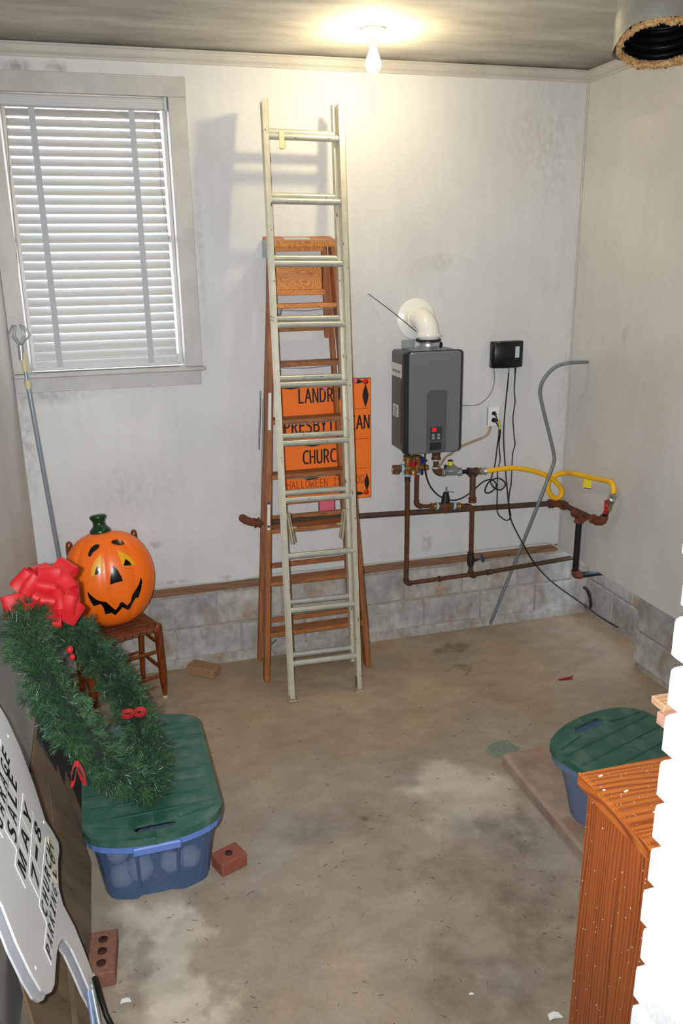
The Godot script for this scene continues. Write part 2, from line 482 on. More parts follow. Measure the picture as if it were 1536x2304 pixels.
	M.bin_grey = mat(Color(0.36, 0.42, 0.52), 0.5)
	M.lace = mat(Color(0.85, 0.85, 0.86), 0.8)
	M.plum = mat(Color(0.42, 0.10, 0.28), 0.5)
	var card_t := tex(512, 512, func(px: int, py: int) -> Color:
		var d := 0.06 * nm.get_noise_2d(px * 0.01, py * 0.004) + 0.03 * nm.get_noise_2d(px * 0.15, py * 0.02) - 0.35 * maxf(0.0, ns.get_noise_2d(px * 0.02, py * 0.012) - 0.45)
		return Color(0.46 + d, 0.385 + d, 0.30 + d))
	M.card = mat(Color.WHITE, 0.85, 0.0, card_t, Vector3.ONE * 1.3)
	M.card_edge = mat(Color(0.56, 0.44, 0.30), 0.9)
	M.slate = mat(Color(0.13, 0.135, 0.16), 0.7)
	M.sign = mat(Color(0.95, 0.945, 0.945), 0.4)
	M.sign_back = mat(Color(0.9, 0.9, 0.92), 0.4)
	M.tile = mat(Color(0.99, 0.99, 0.97), 0.3)
	M.tile_dim = mat(Color(0.97, 0.92, 0.76), 0.4)
	var clay := tex(256, 256, func(px: int, py: int) -> Color:
		var d := 0.1 * nm.get_noise_2d(px * 0.03, py * 0.03) + 0.08 * ns.get_noise_2d(px * 0.4, py * 0.4)
		return Color(0.86 + d, 0.86 + d, 0.86 + d))
	M.brick_red = mat(Color(0.62, 0.34, 0.27), 0.9, 0.0, clay, Vector3.ONE * 5.0)
	M.brick_pale = mat(Color(0.62, 0.42, 0.34), 0.9, 0.0, clay, Vector3.ONE * 5.0)
	M.brick_buff = mat(Color(0.72, 0.55, 0.40), 0.9, 0.0, clay, Vector3.ONE * 5.0)
	M.hole = mat(Color(0.25, 0.13, 0.10), 0.95)
	M.blind = mat(Color(0.76, 0.755, 0.745), 0.4)
	M.blind.backlight_enabled = true
	M.blind.backlight = Color(0.10, 0.10, 0.10)
	M.tape_grey = mat(Color(0.70, 0.71, 0.73), 0.8)
	M.cordline = mat(Color(0.70, 0.62, 0.48), 0.8)
	M.glass = mat(Color(1, 1, 1, 0.06), 0.02)
	M.glass.transparency = BaseMaterial3D.TRANSPARENCY_ALPHA
	M.porcelain = mat(Color(0.92, 0.91, 0.89), 0.3)
	M.bulb = mat(Color(1, 1, 0.95), 0.3)
	M.bulb.emission_enabled = true
	M.bulb.emission = Color(1.0, 0.97, 0.86)
	M.bulb.emission_energy_multiplier = 4.0
	M.foil = mat(Color(0.74, 0.74, 0.70), 0.28, 0.65)
	M.liner = mat(Color(0.03, 0.034, 0.045), 0.3)
	var fluff := tex(128, 128, func(px: int, py: int) -> Color:
		var d := clampf(0.5 + 0.9 * nm.get_noise_2d(px * 0.06, py * 0.06), 0.0, 1.0)
		return Color(0.66, 0.42, 0.20).lerp(Color(0.86, 0.76, 0.58), d))
	M.wool = mat(Color.WHITE, 0.95, 0.0, fluff, Vector3.ONE * 9.0)
	M.grate = mat(Color(0.50, 0.55, 0.48), 0.6)
	M.paper = mat(Color(0.9, 0.9, 0.88), 0.7)
	M.scrap_red = mat(Color(0.62, 0.04, 0.05), 0.5)
	M.debris = mat(Color(0.22, 0.21, 0.16), 0.9)
	M.pole = mat(Color(0.66, 0.70, 0.75), 0.28, 0.6)
	M.cream = mat(Color(0.80, 0.76, 0.60), 0.5)
	M.dark_tube = mat(Color(0.06, 0.055, 0.05), 0.5)

func _ready() -> void:
	rng.seed = 4711
	# ------------------------------------------------ camera, sky, lights, exposure
	var cam := Camera3D.new()
	cam.name = "camera"
	cam.position = Vector3(0, 2.3368, 4.6)
	cam.rotation = Vector3(-0.29580308, -0.27426049, -0.01465672)
	cam.fov = 63.627
	cam.near = 0.05
	add_child(cam)
	var env := Environment.new()
	env.background_mode = Environment.BG_SKY
	var sm := ProceduralSkyMaterial.new()
	sm.sky_top_color = Color(0.80, 0.88, 0.98)
	sm.sky_horizon_color = Color(1.0, 0.97, 0.93)
	sm.ground_bottom_color = Color(0.78, 0.76, 0.72)
	sm.ground_horizon_color = Color(0.98, 0.95, 0.90)
	sm.sky_energy_multiplier = 2.3
	sm.ground_energy_multiplier = 2.1
	var sky := Sky.new()
	sky.sky_material = sm
	env.sky = sky
	env.tonemap_mode = Environment.TONE_MAPPER_LINEAR
	env.tonemap_exposure = 1.0
	env.sdfgi_enabled = true
	env.ssao_enabled = true
	env.ssil_enabled = true
	var we := WorldEnvironment.new()
	we.name = "environment"
	we.environment = env
	add_child(we)
	# the camera's own flash, a hand's breadth left of the lens
	var flash := SpotLight3D.new()
	flash.name = "camera_flash"
	flash.position = cam.transform * Vector3(-0.085, 0.01, -0.03)
	flash.rotation = cam.rotation + Vector3(deg_to_rad(1.0), 0, 0) 
	flash.light_color = Color(0.96, 0.985, 1.0)
	flash.light_energy = 11.6
	flash.light_size = 0.018
	flash.spot_angle = 52.0
	flash.spot_angle_attenuation = 0.9
	flash.spot_range = 12.0
	flash.spot_attenuation = 2.0
	flash.shadow_enabled = true
	add_child(flash)

	make_materials()
	build_room()
	build_window()
	build_ceiling_things()
	build_ladders()
	build_poster()
	build_heater()
	build_pipes()
	build_wiring()
	build_bins()
	build_chair_and_pumpkin()
	build_wreath()
	build_left_side()
	build_half_wall()
	build_floor_things()

# ---------------------------------------------------------------- the room
func build_room() -> void:
	# floor, ceiling and the walls behind the camera
	var g := G.new()
	g.uvf = func(p: Vector3) -> Vector2: return Vector2((p.x + 0.5) / 3.4, (p.z + 0.05) / 3.4)
	g.box(Vector3(1.3, -0.05, 3.2), Vector3(4.2, 0.1, 7.0))
	struct("floor", g, M.floor, "stained bare concrete floor of the utility room", "floor")
	g = G.new()
	g.uvf = func(p: Vector3) -> Vector2: return Vector2((p.x + 0.5) / 3.4, (p.z + 0.05) / 3.4)
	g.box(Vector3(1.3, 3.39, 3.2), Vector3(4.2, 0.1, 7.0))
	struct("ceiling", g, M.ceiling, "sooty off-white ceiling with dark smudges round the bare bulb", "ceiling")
	g = G.new()
	g.box(Vector3(-0.508, 1.67, 3.2), Vector3(0.1, 3.34, 7.0))
	struct("wall_left", g, M.side, "bare painted wall along the left edge behind the wreath", "wall")
	g = G.new()
	g.box(Vector3(1.3, 1.67, 6.6), Vector3(4.2, 3.34, 0.1))
	struct("wall_front", g, M.side, "plain painted wall behind the photographer", "wall")
	# back wall: painted sheet down to the ledger, with the window opening
	g = G.new()
	g.uvf = func(p: Vector3) -> Vector2: return Vector2((p.x + 0.46) / 3.25, (3.34 - p.y) / 2.84)
	var L := -0.458
	var ox0 := -0.375
	var ox1 := 0.425
	var oy0 := 1.79
	var oy1 := 3.135
	for b: Array in [[L, ox0, 0.516, 3.34], [ox1, 3.1, 0.516, 3.34], [ox0, ox1, 0.516, oy0], [ox0, ox1, oy1, 3.34]]:
		g.box(Vector3((b[0] + b[1]) / 2, (b[2] + b[3]) / 2, -0.06), Vector3(b[1] - b[0], b[3] - b[2], 0.12))
	var wb := struct("wall_back", g, M.wall, "scuffed off-white back wall above exposed concrete blocks", "wall")
	g = G.new()
	g.box(Vector3(1.3, 0.24, -0.13), Vector3(3.7, 0.48, 0.22))
	part("mortar", g, M.mortar, wb)
	var bl := ArrayMesh.new()
	g = G.new()
	g.box(Vector3.ZERO, Vector3(0.388, 0.194, 0.1), 0.004)
	bl = g.done()
	for row in 2:
		for k in range(-1, 9):
			var b := part("concrete_block", bl, M["block%d" % (absi(k * 7 + row * 5 + k * k) % 3)], wb)
			b.position = Vector3(0.653 - 0.198 + 0.398 * (k - 2) + (0.26 if row == 1 else 0.0), 0.137 + row * 0.208, -0.062 + 0.003 * sin(k * 5.0 + row))
			if b.position.x > 2.95 or b.position.x < -0.6:
				b.free()
	g = G.new()
	g.prism(PackedVector2Array([Vector2(-0.02, -0.01), Vector2(0.028, -0.01), Vector2(0.012, 0.014), Vector2(-0.008, 0.05), Vector2(-0.02, 0.05)]), -0.45, 3.02, Transform3D(Basis(Vector3(0, 0, 1), Vector3.UP, Vector3(1, 0, 0)), Vector3.ZERO))
	part("mortar_fillet", g, M.mortar, wb)
	# wooden ledger where the sheet ends
	g = G.new()
	g.box(Vector3(1.17, 0.487, -0.058), Vector3(3.25, 0.056, 0.09), 0.004)
	struct("trim_1", g, M.ledger, "rough reddish wooden ledger under the back wall sheet", "ledger")
	# right wall: sheet overhanging a recessed block wall and a block pier
	g = G.new()
	g.box(Vector3(2.84, 1.914, 3.2), Vector3(0.1, 2.852, 7.0))
	var wr := struct("wall_right", g, M.side, "off-white right wall sheet above recessed concrete blocks", "wall")
	g = G.new()
	g.box(Vector3(3.14, 0.24, 3.2), Vector3(0.2, 0.49, 7.0))
	g.box(Vector3(2.98, 0.24, 2.4), Vector3(0.22, 0.478, 3.2))
	part("mortar", g, M.mortar, wr)
	for row in 2:
		for k in 3:
			var b := part("concrete_block", bl, M["block%d" % ((k + row * 2) % 3)], wr)
			b.rotation.y = PI / 2
			b.position = Vector3(3.085, 0.137 + row * 0.208, 0.1 + 0.398 * k - row * 0.2)
		for k in 6:
			var b := part("concrete_block", bl, M["block%d" % ((k * 2 + row) % 3)], wr)
			b.rotation.y = PI / 2
			b.position = Vector3(2.905, 0.137 + row * 0.208, 0.99 + 0.398 * k - row * 0.0)
	# crown mouldings: back, right, left
	var prof := PackedVector2Array([Vector2(0, 0), Vector2(0.0, -0.06), Vector2(0.008, -0.06), Vector2(0.012, -0.05), Vector2(0.009, -0.042), Vector2(0.014, -0.038), Vector2(0.014, -0.030), Vector2(0.021, -0.012), Vector2(0.026, -0.008), Vector2(0.026, 0)])
	g = G.new()
	var t := PackedVector3Array()
	g.prism(prof, L, 2.79, Transform3D(Basis(Vector3(0, 0, 1), Vector3.UP, Vector3(1, 0, 0)), Vector3(0, 3.34, 0)))
	struct("trim_2", g, M.trim, "beaded crown moulding along the back wall", "moulding")
	g = G.new()
	g.prism(prof, 0.0, 6.4, Transform3D(Basis(Vector3(-1, 0, 0), Vector3.UP, Vector3(0, 0, 1)), Vector3(2.79, 3.34, 0)))
	struct("trim_3", g, M.trim, "beaded crown moulding along the right wall", "moulding")
	g = G.new()
	g.tube(PackedVector3Array([Vector3(2.786, 3.28, 0.004), Vector3(2.786, 0.49, 0.004)]), 0.006, 6)
	struct("trim_4", g, M.trim, "thin white bead in the back right corner", "moulding")
	# white painted brick at the doorway, close to the camera on the right
	g = G.new()
	g.box(Vector3(1.77, 1.67, 4.02), Vector3(2.2, 3.34, 0.40))
	var wd := struct("wall_doorway", g, M.white_brick, "white painted brick jamb at the right edge of the photo", "brick wall")
	var course := 0.0685
	var shapes: Array[ArrayMesh] = []
	for v in 4:
		g = G.new()
		g.box(Vector3.ZERO, Vector3(0.105, 0.057, 0.195), 0.006, Basis(Vector3.UP, 0.012 * (v - 1.5)))
		shapes.append(g.done())
	for c in 49:
		var y := 0.0115 + 0.0285 + c * course - 0.012
		if y > 3.3:
			break
		for k in 2:
			var b := part("brick", shapes[(c * 3 + k) % 4], M.white_brick, wd)
			b.position = Vector3(0.707 + 0.002 * sin(c * 2.3), y, 3.898 + 0.205 * k - (0.0 if c % 2 == 0 else 0.002))
	g = G.new()
	for c in 49:
		var y := 0.028 + c * course
		if y > 3.3:
			break
		for k in 10:
			g.box(Vector3(0.87 + 0.21 * k + (0.1 if c % 2 else 0.0), y, 3.84), Vector3(0.2, 0.057, 0.06))
	for c in 49:
		var y := 0.028 + c * course
		if y > 3.3:
			break
		for k in 10:
			g.box(Vector3(0.87 + 0.21 * k + (0.1 if c % 2 else 0.0), y, 4.2), Vector3(0.2, 0.057, 0.06))
	part("brick_field", g, M.white_brick, wd).set_meta("kind", "stuff")
	# low concrete slab on the right
	g = G.new()
	g.box(Vector3(2.31, 0.033, 2.64), Vector3(1.31, 0.07, 2.31), 0.012)
	struct("floor_slab", g, M.slab, "low raised concrete slab under the right-hand bin", "slab")

func build_window() -> void:
	var w := thing("window_1", Vector3(0.03, 1.79, 0), "painted wooden window with wide casing behind closed blinds", "window")
	w.set_meta("kind", "structure")
	var at := w.position
	var g := G.new(at)
	g.box(Vector3(0.028, 3.173, 0.009), Vector3(0.974, 0.092, 0.018), 0.002)
	part("head_casing", g, M.casing, w)
	g = G.new(at)
	g.box(Vector3(0.469, 2.462, 0.008), Vector3(0.088, 1.33, 0.016), 0.002)
	part("side_casing", g, M.casing, w)
	g = G.new(at)
	g.box(Vector3(-0.416, 2.462, 0.008), Vector3(0.082, 1.33, 0.016), 0.002)
	part("side_casing", g, M.casing, w)
	g = G.new(at)
	g.box(Vector3(0.036, 1.785, -0.02), Vector3(0.985, 0.022, 0.13), 0.006)
	part("sill", g, M.casing, w)
	g = G.new(at)
	g.box(Vector3(0.025, 1.735, 0.008), Vector3(0.955, 0.075, 0.016), 0.002)
	part("apron", g, M.casing, w)
	g = G.new(at)
	for b: Array in [[Vector3(-0.380, 2.462, -0.09), Vector3(0.012, 1.35, 0.18)], [Vector3(0.430, 2.462, -0.09), Vector3(0.012, 1.35, 0.18)], [Vector3(0.025, 3.14, -0.09), Vector3(0.82, 0.012, 0.18)]]:
		g.box(b[0], b[1])
	part("jamb", g, M.casing, w)
	g = G.new(at)
	for b: Array in [[Vector3(-0.364, 2.462, -0.14), Vector3(0.02, 1.34, 0.03)], [Vector3(0.414, 2.462, -0.14), Vector3(0.02, 1.34, 0.03)], [Vector3(0.025, 3.11, -0.14), Vector3(0.77, 0.05, 0.03)], [Vector3(0.025, 1.825, -0.14), Vector3(0.77, 0.06, 0.03)], [Vector3(0.025, 2.46, -0.14), Vector3(0.77, 0.035, 0.03)]]:
		g.box(b[0], b[1], 0.003)
	part("sash", g, M.casing, w)
	for y: float in [2.145, 2.785]:
		g = G.new(at)
		g.box(Vector3(0.025, y, -0.142), Vector3(0.77, 0.6, 0.004))
		part("pane", g, M.glass, w)
	# blinds hung inside the opening
	var o := thing("window_blind", Vector3(0.02, 3.12, -0.035), "white slatted window blind with two grey tapes, lowered and nearly closed", "blind")
	at = o.position
	g = G.new(at)
	g.box(Vector3(0.02, 3.094, -0.022), Vector3(0.77, 0.052, 0.05), 0.004)
	for k in 4:
		g.box(Vector3(0.02, 3.075 + 0.012 * k, 0.004), Vector3(0.77, 0.003, 0.004))
	part("headrail", g, M.blind, o)
	g = G.new(at)
	g.box(Vector3(0.41, 3.096, -0.02), Vector3(0.012, 0.06, 0.056))
	part("bracket", g, M.galv, o)
	g = G.new(at)
	var sm: ArrayMesh
	var gs := G.new()
	var q := PackedVector2Array()
	for k in 9:
		var u := -1.0 + k / 4.0
		q.append(Vector2(u * 0.025, 0.0035 * (1.0 - u * u)))
	for k in 9:
		var u := 1.0 - k / 4.0
		q.append(Vector2(u * 0.025, 0.0035 * (1.0 - u * u) - 0.0012))
	gs.prism(q, -0.366, 0.366, Transform3D(Basis(Vector3(0, 0, 1), Vector3.UP, Vector3(1, 0, 0)), Vector3.ZERO), 0.0, 1)
	sm = gs.done()
	for k in 28:
		var s := part("slat", sm, M.blind, o)
		var y := 3.045 - k * 0.0448
		var tilt := deg_to_rad(51.0)
		if k >= 25:
			tilt = deg_to_rad(60.0 + 4.0 * (k - 25))
		s.position = Vector3(0.018, y, -0.035) - at
		s.rotation.x = tilt
	g = G.new(at)
	g.box(Vector3(0.018, 1.815, -0.035), Vector3(0.756, 0.018, 0.05), 0.004)
	part("bottom_rail", g, M.blind, o)
	for x: float in [-0.226, 0.244]:
		g = G.new(at)
		g.box(Vector3(x, 2.44, -0.012), Vector3(0.030, 1.26, 0.0015))
		part("ladder_tape", g, M.tape_grey, o)
	for pth: PackedVector3Array in [PackedVector3Array([Vector3(0.3629, 3.0714, -0.005), Vector3(0.3493, 2.9816, -0.005), Vector3(0.3649, 2.8997, -0.005), Vector3(0.3615, 2.711, -0.005), Vector3(0.3827, 2.4515, -0.005)]), PackedVector3Array([Vector3(-0.3385, 3.052, -0.005), Vector3(-0.3603, 2.7454, -0.005), Vector3(-0.3737, 2.3298, -0.005), Vector3(-0.3866, 2.1349, -0.005)])]:
		g = G.new(at)
		g.tube(pth, 0.0018, 5)
		part("pull_cord", g, M.cordline, o)

func build_ceiling_things() -> void:
	var o := thing("ceiling_lamp", Vector3(1.312, 3.34, 0.585), "bare glowing light bulb in a white porcelain ceiling holder", "lamp")
	var T := Transform3D(Basis.IDENTITY, Vector3.ZERO)
	var g := G.new()
	g.lathe([Vector2(0, 0), Vector2(0.058, 0), Vector2(0.058, -0.008), Vector2(0.05, -0.014), Vector2(0.024, -0.022), Vector2(0.021, -0.027), Vector2(0.0205, -0.05), Vector2(0, -0.05)], 32, T)
	part("lampholder", g, M.porcelain, o)
	g = G.new()
	g.lathe([Vector2(0, -0.045), Vector2(0.017, -0.046), Vector2(0.0185, -0.052), Vector2(0.0175, -0.06), Vector2(0.0185, -0.066), Vector2(0.017, -0.072), Vector2(0, -0.073)], 20, T)
	part("bulb_collar", g, M.white, o)
	g = G.new()
	g.lathe([Vector2(0, -0.066), Vector2(0.0155, -0.068), Vector2(0.017, -0.085), Vector2(0.026, -0.105), Vector2(0.035, -0.13), Vector2(0.037, -0.147), Vector2(0.032, -0.166), Vector2(0.02, -0.180), Vector2(0, -0.185)], 28, T)
	part("bulb", g, M.bulb, o)
	var l := OmniLight3D.new()
	l.name = "bulb_light"
	l.position = Vector3(0, -0.135, 0)
	l.light_color = Color(1.0, 0.93, 0.74)
	l.light_energy = 0.43
	l.light_size = 0.03
	l.omni_range = 12.0
	l.omni_attenuation = 2.0
	l.shadow_enabled = true
	o.add_child(l)
	# cut end of an insulated duct
	var d := thing("insulated_duct", Vector3(2.0, 3.06, 1.76), "foil-wrapped round duct with torn yellow insulation hanging from the ceiling", "duct")
	var ax := Basis(Vector3(0, 0, 1), deg_to_rad(-9.0)) * Basis(Vector3(1, 0, 0), deg_to_rad(-14.0))
	var R := 0.155
	g = G.new()
	g.grid(func(u: float, v: float) -> Vector3:
		var a := u * TAU
		var r := R * (1.0 + 0.02 * sin(a * 5.0 + v * 9.0) + 0.015 * sin(v * 22.0 + a * 2.0)) + 0.006
		return ax * Vector3(r * cos(a), v * 0.285 - 0.02 * maxf(0.0, sin(a * 2.0 + 0.5)) * (1.0 - v), r * sin(a)), 40, 10, true)
	part("foil_sleeve", g, M.foil, d)
	g = G.new()
	g.grid(func(u: float, v: float) -> Vector3:
		var a := u * TAU
		var r := R * (0.85 + 0.018 * sin(v * 60.0))
		return ax * Vector3(r * cos(a), v * 0.285 + 0.006, r * sin(a)), 32, 36, true)
	g.lathe([Vector2(0, 0.28), Vector2(R * 0.85, 0.28)], 24, Transform3D(ax, Vector3.ZERO))
	part("inner_liner", g, M.liner, d)
	for k in 3:
		g = G.new()
		var ring := PackedVector3Array()
		for i in 32:
			var a := TAU * i / 32
			ring.append(ax * Vector3(R * 0.84 * cos(a), 0.05 + 0.07 * k, R * 0.84 * sin(a)))
		g.tube(ring, 0.003, 6, true)
		part("wire_hoop", g, M.black, d)
	var nz := noise(77, 1.0, 3)
	g = G.new()
	g.grid(func(u: float, v: float) -> Vector3:
		var a := u * TAU
		var b := v * TAU
		var rr := 0.011 + 0.010 * nz.get_noise_2d(cos(a) * 6.0 + 3.0 * cos(b), sin(a) * 6.0 + sin(b) * 3.0)
		var c := R * 0.925 + 0.006 * nz.get_noise_2d(a * 5.0, 7.0)
		return ax * Vector3((c + rr * cos(b)) * cos(a), rr * sin(b) * 1.2 - 0.004 + 0.014 * nz.get_noise_2d(cos(a) * 3.0, sin(a) * 3.0 + 20.0), (c + rr * cos(b)) * sin(a)), 72, 10, true)
	# frayed tufts along the cut
	for i in 320:
		var a := rng.randf() * TAU
		var p := ax * Vector3(R * rng.randf_range(0.87, 0.98) * cos(a), rng.randf_range(-0.012, 0.006), R * rng.randf_range(0.87, 0.98) * sin(a))
		var dir := Vector3(rng.randf_range(-1, 1), rng.randf_range(-1.3, 0.3), rng.randf_range(-1, 1)).normalized()
		g.tube(PackedVector3Array([p, p + dir * 0.007, p + dir * 0.012 + Vector3(0.003, -0.002, 0)]), [0.0045, 0.0035, 0.001], 5)
	part("fibre_insulation", g, M.wool, d)
	g = G.new()
	g.grid(func(u: float, v: float) -> Vector3:
		var a := u * TAU
		var r := (0.024 + 0.016 * sin(v * PI)) * (1.0 + 0.4 * nz.get_noise_2d(cos(a) * 3.0 + v * 7.0, sin(a) * 3.0)) * (1.0 - 0.75 * v * v)
		return Vector3(0.136 + r * cos(a), -0.005 - v * 0.095, 0.055 + r * sin(a)), 16, 10, true, 1, true)
	part("hanging_tuft", g, M.wool, d)

# ---------------------------------------------------------------- ladders
func build_ladders() -> void:
	# aluminium extension ladder, both sections nested, leaning on the wall
	var o := thing("extension_ladder", Vector3(1.023, 0, 0.577), "paint-spattered aluminium extension ladder leaning in front of the wooden stepladder", "ladder")
	var th := 0.12
	var ph := 0.013
	var up := Vector3(sin(ph) * cos(th), cos(th) * cos(ph), -sin(th)).normalized()
	var rt := Vector3(cos(ph), -sin(ph), 0).normalized()
	var fw := rt.cross(up).normalized()
	var B := Basis(rt, up, fw)
	var rail := PackedVector2Array([Vector2(0, 1), Vector2(0.026, 1), Vector2(0.026, 0.84), Vector2(0.005, 0.84), Vector2(0.005, -0.84), Vector2(0.026, -0.84), Vector2(0.026, -1), Vector2(0, -1)])
	var inner := 0.181
	for s: float in [-1.0, 1.0]:
		for back in 2:
			var g := G.new()
			var p := PackedVector2Array()
			for q in rail:
				p.append(Vector2(s * ((inner if back == 0 else 0.168) + (q.x if back == 0 else q.x * 0.8)), q.y * (0.0275 if back == 0 else 0.022)))
			var T := Transform3D(Basis(rt, fw, up), Vector3.ZERO if back == 0 else -fw * 0.05 - rt * 0.002)
			g.prism(p, 0.012 if back == 0 else 0.16, 3.115 if back == 0 else 3.125, T)
			part("front_rail" if back == 0 else "rear_rail", g, M.alu, o)
	for i in 10:
		var sh := 0.205 + 0.305 * i
		var c := up * sh
		var g := G.new()
		g.tube(PackedVector3Array([c - rt * inner, c + rt * inner]), 0.0165, 14)
		part("rung", g, M.rung, o)
		if i != 2:
			c = up * (sh + 0.033) - fw * 0.05 - rt * 0.002
			g = G.new()
			g.tube(PackedVector3Array([c - rt * 0.168, c + rt * 0.168]), 0.0165, 14)
			part("rung", g, M.rung, o)
	for s: float in [-1.0, 1.0]:
		var g := G.new()
		g.box(rt * s * (inner + 0.012) + Vector3(0, 0.006, 0.0), Vector3(0.05, 0.012, 0.085), 0.003)
		g.box(rt * s * (inner + 0.004) + up * 0.045, Vector3(0.008, 0.08, 0.05), 0.002, B)
		part("foot", g, M.alu_dirty, o)
		# rung lock
		g = G.new()
		var c := up * 0.93 - fw * 0.045 + rt * s * (inner - 0.018)
		g.bar(c + up * 0.11, c - up * 0.06 - rt * s * 0.022, 0.014, 0.02, 0.003, rt)
		g.bar(c + up * 0.10 - rt * s * 0.014, c - up * 0.05 - rt * s * 0.036, 0.008, 0.012, 0.002, rt)
		g.box(c + up * 0.105, Vector3(0.034, 0.016, 0.03), 0.003, B)
		g.tube(PackedVector3Array([c + up * 0.03 - rt * s * 0.004, c + up * 0.03 - rt * s * 0.05]), 0.007, 10)
		part("rung_lock", g, M.alu_dirty, o)
	var gh := G.new()
	var hc := up * 2.95 - rt * 0.115
	gh.box(hc + fw * 0.018 - up * 0.02, Vector3(0.026, 0.075, 0.004), 0.001, B)
	gh.box(hc + fw * 0.008 + up * 0.017, Vector3(0.026, 0.004, 0.022), 0.001, B)
	gh.box(hc + fw * 0.014 - up * 0.055, Vector3(0.022, 0.016, 0.014), 0.003, B)
	part("hook", gh, M.cream, o)

	# wooden stepladder behind it
	var w := thing("stepladder", Vector3(1.04, 0, 0.18), "tall wooden stepladder with a pail shelf, standing nearly closed behind the metal ladder", "ladder")
	var at := w.position
	var H := 2.42
	var zf := func(y: float) -> float: return lerpf(0.315, 0.125, y / H)
	var xl := func(y: float) -> float: return lerpf(0.735, 0.892, y / H)
	var xr := func(y: float) -> float: return lerpf(1.352, 1.228, y / H)
	for s in 2:
		var g := G.new(at)
		var f: Callable = xl if s == 0 else xr
		g.bar(Vector3(f.call(0.0), 0, zf.call(0.0)), Vector3(f.call(H), H - 0.01, zf.call(H)), 0.030, 0.072, 0.004)
		var r := part("front_rail", g, M.step_v, w)
		g = G.new(at)
		var s1 := -1.0 if s == 0 else 1.0
		g.bar(Vector3(f.call(0.0) + 0.002 * s1 - 0.012 * s1, 0, 0.025 + 0.02), Vector3(f.call(H) - 0.012 * s1, H - 0.06, 0.045), 0.024, 0.045, 0.003)
		part("rear_rail", g, M.step_v, w)
	for i in 7:
		var y := 0.298 + 0.3035 * i
		var z: float = zf.call(y)
		var g := G.new(at)
		var x0: float = xl.call(y) + 0.012
		var x1: float = xr.call(y) - 0.012
		g.box(Vector3((x0 + x1) / 2, y - 0.011, z - 0.004), Vector3(x1 - x0, 0.024, 0.098), 0.003)
		part("step", g, M.step_new if i == 6 else M.step_h, w)
		g = G.new(at)
		g.tube(PackedVector3Array([Vector3(x0, y - 0.028, z), Vector3((x0 + x1) / 2, y - 0.04, z), Vector3(x1, y - 0.028, z)]), 0.003, 6)
		part("truss_rod", g, M.galv, w)
	for y: float in [0.8964, 0.6023, 0.2508, 1.98]:
		var g := G.new(at)
		var x0: float = xl.call(y)
		var x1: float = xr.call(y)
		g.box(Vector3((x0 + x1) / 2, y, 0.045), Vector3(x1 - x0, 0.03, 0.02), 0.003)
		part("rear_rung", g, M.step_h, w)
	var g := G.new(at)
	g.box(Vector3(1.06, 2.436, 0.09), Vector3(0.375, 0.030, 0.155), 0.003, Basis(Vector3.RIGHT, 0.2))
	var cap := part("top_cap", g, M.step_new, w)
	g = G.new()
	g.box(Vector3(1.04, 2.4545, 0.085) - at, Vector3(0.14, 0.002, 0.07), 0.0, Basis(Vector3.RIGHT, 0.2))
	part("warning_label", g, M.sticker, w)
	for s: float in [-1.0, 1.0]:
		g = G.new(at)
		g.box(Vector3(1.06 + s * 0.186, 2.40, 0.09), Vector3(0.010, 0.09, 0.155), 0.002)
		part("cap_bracket", g, M.galv, w)
	# pail shelf folded down inside the back legs
	var z := 0.062
	g = G.new(at)
	g.bar(Vector3(1.1986, 2.4073, 0.062), Vector3(1.209, 1.9247, 0.062), 0.030, 0.022, 0.003)
	part("shelf_arm", g, M.step_v, w)
	g = G.new(at)
	g.bar(Vector3(0.9144, 2.4009, 0.062), Vector3(0.9008, 1.9267, 0.062), 0.030, 0.022, 0.003)
	part("shelf_arm", g, M.step_v, w)
	for r: Array in [[Vector3(0.9135, 2.3986, 0.066), Vector3(1.1949, 2.4004, 0.066), 0.026], [Vector3(0.9097, 2.1744, 0.066), Vector3(1.1977, 2.1724, 0.066), 0.030]]:
		g = G.new(at)
		g.bar(r[0], r[1], r[2], 0.018, 0.003, Vector3.UP)
		part("shelf_bar", g, M.step_new, w)
	g = G.new(at)
	g.box((Vector3(0.9098, 2.2, 0.07) + Vector3(1.1795, 2.3107, 0.07)) / 2.0, Vector3(0.275, 0.135, 0.012), 0.003)
	part("shelf_panel", g, M.step_new, w)
	for pth: PackedVector3Array in [PackedVector3Array([Vector3(0.7891, 1.6433, 0.3), Vector3(0.7767, 1.285, 0.26)]), PackedVector3Array([Vector3(0.8048, 1.6583, 0.13), Vector3(0.7831, 1.3314, 0.13)]), PackedVector3Array([Vector3(0.9416, 2.1217, 0.16), Vector3(0.9349, 2.0303, 0.06)]), PackedVector3Array([Vector3(0.8313, 0.2674, 0.06), Vector3(0.7776, 0.2925, 0.2)]), PackedVector3Array([Vector3(0.8402, 0.1398, 0.1), Vector3(0.7595, 0.1703, 0.24)])]:
		g = G.new(at)
		g.tube(pth, 0.005, 8)
		part("spreader_rod", g, M.galv, w)
	for lb: Array in [[0.892 - 0.055, 1.56, 0.20, M.sticker], [0.80, 0.98, 0.15, M.sticker]]:
		g = G.new(at)
		var y: float = lb[1]
		g.bar(Vector3(xl.call(y - lb[2] / 2) - 0.002, y - lb[2] / 2, zf.call(y - lb[2] / 2) + 0.0372), Vector3(xl.call(y + lb[2] / 2) - 0.002, y + lb[2] / 2, zf.call(y + lb[2] / 2) + 0.0372), 0.016, 0.0016)
		part("label", g, lb[3], w)
	for y: float in [0.92, 1.05]:
		g = G.new(at)
		g.bar(Vector3(xl.call(y) - 0.002, y, zf.call(y) + 0.0385), Vector3(xl.call(y + 0.012) - 0.002, y + 0.012, zf.call(y + 0.012) + 0.0385), 0.014, 0.001)
		part("label_stripe", g, M.blue, w)

